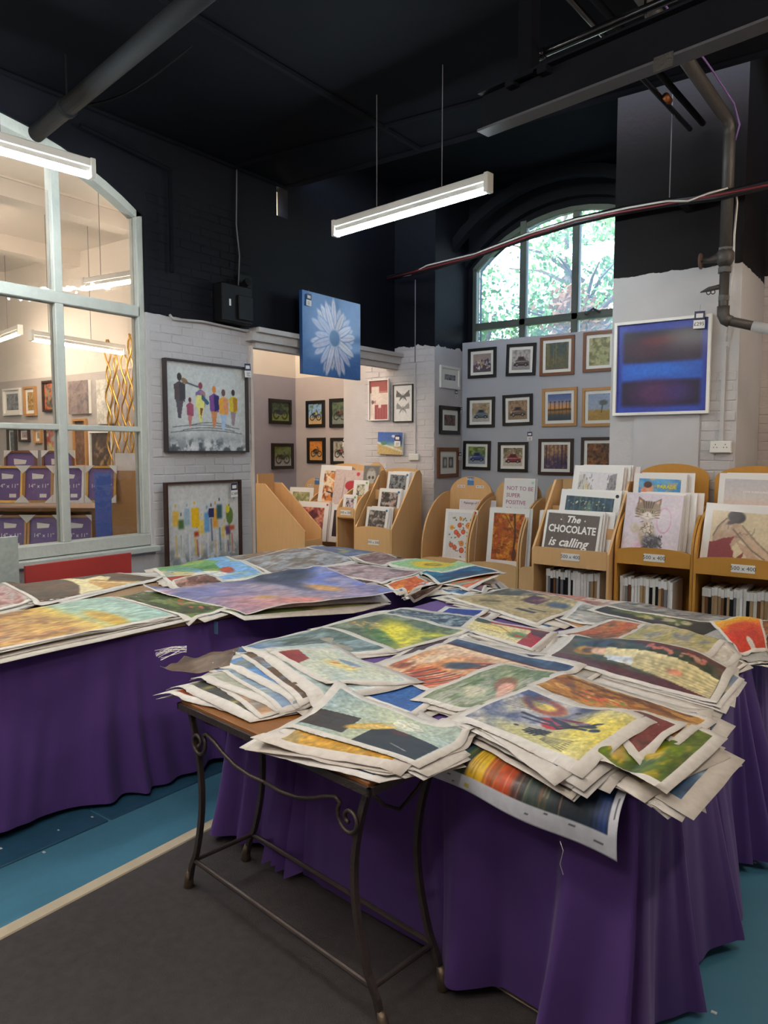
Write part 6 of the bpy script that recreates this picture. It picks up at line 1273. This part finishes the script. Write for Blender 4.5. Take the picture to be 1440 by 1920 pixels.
tag(obj('grey_cable', tube(B(), K, .006, 6), M_wire, None, True), 'grey cable looping up the dark wall from the emergency light', 'cable')
K = [on(x, y, 0, -5.27) for x, y in ((318, 590), (325, 598), (380, 603), (460, 620), (520, 634), (560, 640))]
tag(obj('painted_cable', tube(B(), K, .011, 8), M_lintel, None, True), 'painted cable run along the paint line on the left wall', 'cable')
for q_ in ((705, 180, 2, 4.2),):
    pass

# ================================================================== THINGS LEANING BY THE LEFT TABLE
t = thing('red_board', 'flat red board leaning under the big internal window', 'board', (-4.98, 3.1, .0)); obj('board', bx(-.012, .012, -.44, .40, .28, .81), M_red, t)
a = on(33, 1003, 0, -4.9)
t = framed('wall_painting', 'pale grey canvas with dark blue shape at lower left edge', lambda w, h: Art(w, h, 'a4aba4', 140).ell(.35, .35, .5, .42, '34344a', 0, .08).grain(.06), Vector((-4.93, a.y-.42, .66)), (.84, .74), NA, M_mount, 0, 0, dep=.03, res=60, cat='painting')

# ================================================================== THE NEXT ROOM SEEN THROUGH THE BIG WINDOW
def boxframe(name, label, cx, cy, z, w_, h_, rz, lean, fm, group, txt=True):
    t = thing(name, label, 'picture frame', (cx, cy, z), 0, group); t.rotation_euler = (-R(lean), 0, rz); a, f = w_/2, .02
    bm = B()
    for s_ in (-1, 1): box(bm, min(s_*a, s_*(a-f)), max(s_*a, s_*(a-f)), -.02, 0, 0, h_)
    box(bm, -a+f, a-f, -.02, 0, 0, f); box(bm, -a+f, a-f, -.02, 0, h_-f, h_); obj('frame', bm, fm, t)
    obj('insert_card', bx(-a+f, a-f, -.006, -.002, f, h_-f), M_lilac, t)
    for sx in (-1, 1):
        for z0, z1 in ((h_+.003, h_-.07), (-.003, .07)):
            bm = B(); prism(bm, [(sx*(a+.003), z0), (sx*(a-.07), z0), (sx*(a+.003), z1)], -.024, -.003, 1); obj('corner_guard', bm, M_flap, t)
    bm = B(); prism(bm, [(-a*.45, h_*.80), (a*.35, h_*.76), (a*.28, h_*.66), (-a*.42, h_*.64)], -.0075, -.006, 1); obj('printed_emblem', bm, M_card, t)
    text('size_text', '14" x 11"', .05, M_inkw, T(0, -.0075, h_*.45) @ FACE, t); obj('price_sticker', bx(a*.1, a*.55, -.0078, -.006, h_*.14, h_*.24), M_card, t)
    return t
d0 = Vector((RT.x, RT.y, 0)); rz = math.atan2(d0.y, d0.x)
fwv = Vector((FW.x, FW.y, 0)).normalized()
def at_depth(px, py, Z): d = FW+RT*((px-CX)/F)-UP*((py-CY)/F); return EYE+d*Z
woods = [M_dbrown, M_gold, M_oakf, M_whitef, M_gold]
for i, px in enumerate((-30, 15, 72, 130, 190)):
    p = at_depth(px, 945, 6.7); boxframe('packed_frame', ('leftmost dark', 'second dark', 'gilt', 'oak', 'right hand white')[i]+' packed picture frame with lilac insert on upper shelf', p.x, p.y, p.z+.012, .27, .33, rz, 8, woods[i], 'packed frames with lilac inserts')
for i, px in enumerate((20, 82, 145)):
    p = at_depth(px, 1035, 6.7); boxframe('packed_frame', ('left', 'middle', 'right')[i]+' oak packed picture frame with lilac insert on lower shelf', p.x, p.y, p.z, .29, .33, rz, 8, M_oakf, 'packed frames with lilac inserts')
for i, px in enumerate((40, 110, -40)):
    p = at_depth(px, 930, 6.95); o = boxframe('packed_frame', ('left', 'right', 'far left')[i]+' wooden packed frame in the row behind the upper shelf', p.x, p.y, p.z+.06, .30, .36, rz, 6, M_brown, 'packed frames with lilac inserts')
c = at_depth(70, 948, 6.95)
t = thing('frame_shelf', 'dark wood shelf holding the packed lilac frames in next room', 'shelf', (c.x, c.y, 0), rz); obj('shelf_board', bx(-1.6, .66, -.30, .30, c.z-.03, c.z), M_mdfdk, t); obj('shelf_board', bx(-1.6, .66, -.30, .30, c.z-.46, c.z-.43), M_mdfdk, t); obj('back_panel', bx(-1.6, .66, .27, .30, .1, c.z-.03), M_mdfdk, t)
for x in (-1.58, .64): obj('side_panel', bx(x-.02, x+.02, -.3, .3, 0, c.z-.03), M_mdfdk, t)
c = at_depth(195, 960, 6.35); t = thing('blue_board', 'narrow blue board standing behind the window', 'board', (c.x, c.y, 0), rz); obj('board', bx(-.075, .06, 0, .02, .5, 1.42), M_bluep, t)
c = at_depth(236, 960, 6.75); t = thing('wood_cabinet', 'tan wooden board crate holding framed pieces behind the window', 'cabinet', (c.x, c.y, 0), rz); obj('front_panel', bx(-.14, .22, 0, .02, .4, 1.42), M_oakf, t); obj('side_panel', bx(-.14, -.12, .02, .35, .4, 1.42), M_oakf, t)
for k in range(5): tag(obj('stored_frame', bx(-.5, .5, -.01, .01, 0, .5), (M_whitef, M_oakf, M_dbrown, M_cardb, M_whitef)[k]), ('front', 'second', 'third', 'fourth', 'last')[k]+' frame edge standing in the tan crate', 'frame', 'frames stored in the tan crate'); o = bpy.data.objects[[x for x in bpy.data.objects.keys() if x.startswith('stored_frame')][-1]]; o.location = c+fwv*(.08+.05*k)+d0*(.08-.02*k)+Vector((0, 0, .15)); o.rotation_euler = (0, 0, rz); o.scale = (.38, 1, .76)
# pictures on its far wall y=6
YB = 5.978
nx = [('white framed grey seascape on the far wall of next room', mot('7c8088', '9ca0a4', '5c6064', sd=150), (8, 730), (42, 778), M_whitef, .05), ('oak framed golden street picture on far wall of next room', mot('b08c50', '7c5c34', 'c8b080', sd=151), (47, 726), (71, 779), M_oakf, .05), ('dark framed orange and green cyclist picture on far wall', mot('d05c34', '3c5c50', '2c3440', '8c8c6c', sd=152, sc=5), (82, 715), (112, 771), M_dbrown, 0),
      ('unframed grey pink abstract canvas on far wall of next room', mot('8c7c7c', '6c6468', 'a08c84', sd=153, sc=4), (132, 716), (172, 775), None, 0), ('white flower relief canvas on far wall of next room', mot('d4cfc4', 'b8b4a8', 'e4e0d8', sd=154, sc=5), (185, 713), (217, 794), None, 0),
      ('tall dark framed grey picture, lower row of far wall', mot('5c6468', '7c8488', sd=155), (16, 803), (34, 852), M_steel, .03), ('small framed pink town picture, lower row of far wall', mot('b0989c', '7c6c74', sd=156), (38, 803), (58, 828), M_dbrown, .03), ('small oak framed figure picture, lower row of far wall', mot('b0a490', '6c5c54', sd=157), (66, 803), (81, 831), M_oakf, .04), ('wide silver framed landscape low on far wall', mot('8c9090', 'b0b0a4', sd=158), (39, 844), (77, 880), M_wire, .05),
      ('red and grey abstract strip painting on far wall', mot('a8a8a4', 'b05040', 'c8b870', '8c3c34', sd=159, sc=4), (86, 800), (115, 870), M_dbrown, 0), ('tall gold edged brown abstract on far wall of next room', mot('6c4c3c', '8c6450', '4c342c', sd=160), (139, 786), (167, 876), M_oakf, 0), ('white framed dark picture of horses on far wall', mot('4c382c', 'b08c6c', '2c2420', sd=161, sc=4), (170, 808), (216, 884), M_whitef, .0)]
for lb, ar, tl, br, fm, mw in nx:
    hang('framed_picture', lb, ar, tl, br, 1, YB, fm or M_mount, .03 if fm else 0, mw, dep=.04, group='pictures on the far wall of the next room', res=30)
bm = B()
for k in range(4):
    x0, z1 = [(-9.14, 3.05), (-8.98, 2.88), (-8.8, 2.86), (-8.66, 3.08)][k]; pts = [(x0+.06*math.sin(j*.9+k*math.pi), 5.92, z1-.085*j) for j in range(22)]; tube(bm, pts, .012, 6); pts = [(x0-.06*math.sin(j*.9+k*math.pi), 5.9, z1-.085*j) for j in range(22)]; tube(bm, pts, .012, 6)
w0 = on(205, 720, 1, 5.92).x-(-9.14)
for v in bm.verts: v.co.x += w0
o = tag(obj('wavy_wall_sculpture', bm, M_gold, None, True), 'gilt wavy wire wall sculpture on the far wall of the next room', 'wall art')
